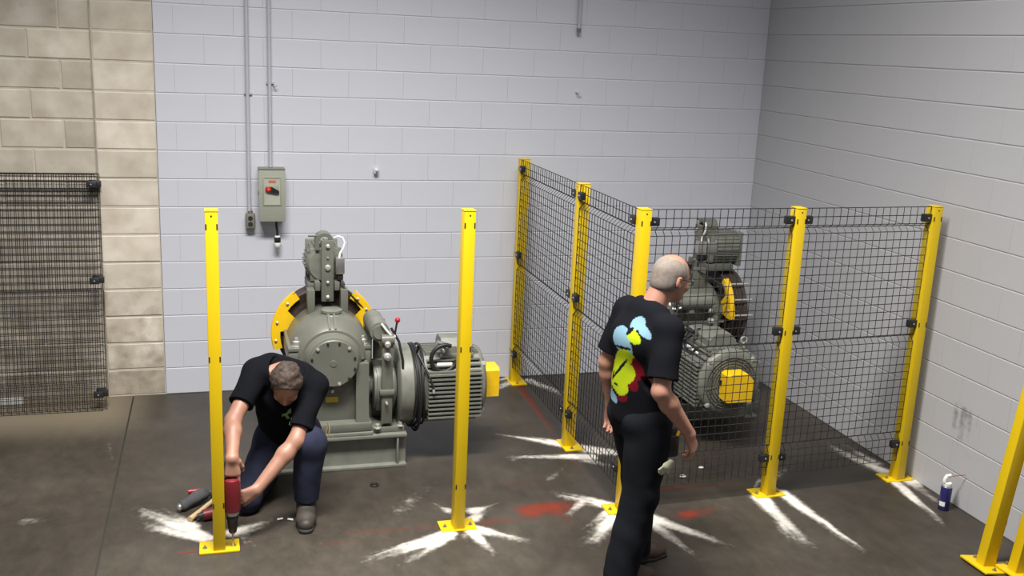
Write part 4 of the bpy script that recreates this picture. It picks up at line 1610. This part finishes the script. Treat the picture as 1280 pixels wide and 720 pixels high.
def wall_hook(x, z, s, label):
    m = MB()
    m.lathe([(0, .010*s), (-.008, .009*s), (-.010, .005*s), (-.03, .005*s)], 'y', (0, 0, 0), 10)
    m.tube([(0, -.028, 0), (.006*s, -.034, -.010*s), (.014*s, -.036, -.006*s), (.017*s, -.036, .006*s)], .0045*s, 6)
    tag(m.build('wall_hook', M['emt'], None, (x, 0, z)), label, 'hook', 'small hooks screwed into the painted wall')


wall_hook(-3.955, 2.312, 1.0, 'small painted hook on the wall beside the switch box conduit')
wall_hook(-1.635, 2.333, 1.1, 'small painted hook on the wall below the conduit stub')
m = MB()
m.box(-.018, .018, -.035, 0, -.022, .024, .008)
m = m.build('wall_bracket', M['paint'], None, (-3.21, 0, 1.70))
MB().lathe([(-.034, .010), (-.05, .009), (-.052, .005)], 'y', (.002, 0, .006), 10).build('stud', M['zinc'], m)
tag(m, 'small painted bracket on the wall above the left hoist machine', 'bracket')

# ------------------------------------------------------------------ small things on the floor
t = empty('spray_can', (-.108, -2.87, 0), 0, 'dark blue spray can with white nozzle cap beside the right wall', 'spray can')
MB().lathe([(0, .030), (.004, .033), (.145, .033), (.152, .031)], 'z', (0, 0, 0), 24).build('can_body', M['blue'], t)
MB().lathe([(.152, .031), (.160, .027), (.168, .022), (.172, .021)], 'z', (0, 0, 0), 24).build('can_shoulder', M['steel'], t)
n = MB()
n.lathe([(.160, .026), (.178, .026), (.182, .018)], 'z', (0, 0, 0), 20)
n.tube([(-.020, 0, .180), (-.022, 0, .205), (-.012, 0, .222), (.012, 0, .224), (.018, 0, .212)], [.012, .012, .011, .011, .010], 10)
n.build('nozzle_cap', M['white'], t)
MB().tube([(.015, 0, .215), (.055, -.015, .226), (.100, -.03, .232)], .0022, 6).build('nozzle_straw', M['red'], t)
MB().lathe([(.03, .0335), (.06, .0335)], 'z', (0, 0, 0), 24, R(170), R(235), cap=False).build('can_label', M['paper'], t)

t = empty('hammer', (-4.475, -2.06, .0), R(56), 'hammer with pale wooden handle lying behind the kneeling man\'s post', 'hammer')
MB().tube([(-.15, 0, .020), (-.05, 0, .026), (.06, 0, .035), (.13, 0, .04)], [.017, .014, .013, .015], 10).build('handle', M['wood'], t)
hd = MB()
hd.box(.12, .165, -.045, .05, .018, .06, .006)
hd.prism([(.05, .025), (.05, .055), (.10, .045), (.105, .035)], .128, .158, 'x')
hd.build('hammer_head', M['pouch'], t)
g = MB()
g.tube([(0, 0, .034), (.055, .008, .034)], [.030, .034], 16)
g.tube([(.055, .008, .034), (.115, .016, .036)], [.034, .030], 16)
g = g.build('impact_tool', M['drill'], None, (-4.49, -2.175, 0), (0, 0, R(8)))
MB().tube([(-.03, -.004, .034), (.0, 0, .034)], [.012, .022], 12).build('tool_collar', M['black'], g)
tag(g, 'short dark red power tool lying behind the foot of the kneeling man\'s post', 'tool')
B_ = Sdf((-.2, -.2, -.02), (.2, .2, .2), .006)
B_.cap((-.09, -.05, .045), (.06, .04, .065), .040, .050, .03, lat=(0, 0, 1), sq=1.0)
B_.cap((.03, .02, .05), (.10, .06, .06), .042, .045, .03)
B_.folds(.006, 30, 3)
B_.cut((0, 0, .002), (0, 0, -1), .3)
me, _ = B_.mesh('tool_bag')
o = link('tool_bag', me, M['pouch'], None, (-4.545, -1.975, 0), (0, 0, R(14)))
o.scale = (.72, .72, .72)
tag(o, 'small dark grey tool bag with pale end on the floor left of the kneeling man', 'bag')
MB().ball((-.118, -.062, .042), .032, (.8, 1, .9)).build('bag_end', M['steel'], o)
t = tag(MB().tube([(-.03, 0, .012), (.035, .006, .013)], [.012, .012], 10).build('marker_pen', M['red'], None, (-4.545, -1.80, 0)), 'short red marker pen on the floor beyond the grey tool bag', 'pen')
for (x, y, a, lab) in ((-4.072, -2.246, .2, 'small white wall plug on the floor, left of the kneeling man\'s boot'), (-4.015, -2.262, -.5, 'small white wall plug touching the kneeling man\'s boot')):
    tag(MB().tube([(-.016, 0, .006), (.016, 0, .006)], .006, 8).build('wall_plug', M['paper'], None, (x, y, 0), (0, 0, a)), lab, 'plug', 'white wall plugs on the floor')
m = MB()
m.tube([(.022*math.cos(2*PI*i/16), .022*math.sin(2*PI*i/16), .006) for i in range(16)], .006, 6, closed=True)
tag(m.build('rubber_ring', M['rubber'], None, (-3.484, -1.891, 0)), 'small black ring lying on the floor in front of the hoist frame', 'ring')
for (x, y, s_, lab) in ((-1.52, -2.13, .020, 'left one of two white crumbs on the floor under the front mesh'), (-1.335, -2.02, .016, 'right one of two white crumbs on the floor under the front mesh')):
    m = MB()
    m.ball((0, 0, s_*.4), s_, (1.2, .8, .5), 8)
    tag(m.build('debris_crumb', M['paper'], None, (x, y, 0)), lab, 'debris', 'white crumbs on the floor')
tag(MB().box(-.16, .16, -.02, .02, 0, .05, .004).build('white_strip', M['paper'], None, (-5.90, -.06, 0)), 'white strip lying behind the spare mesh panels at the wall foot', 'strip')
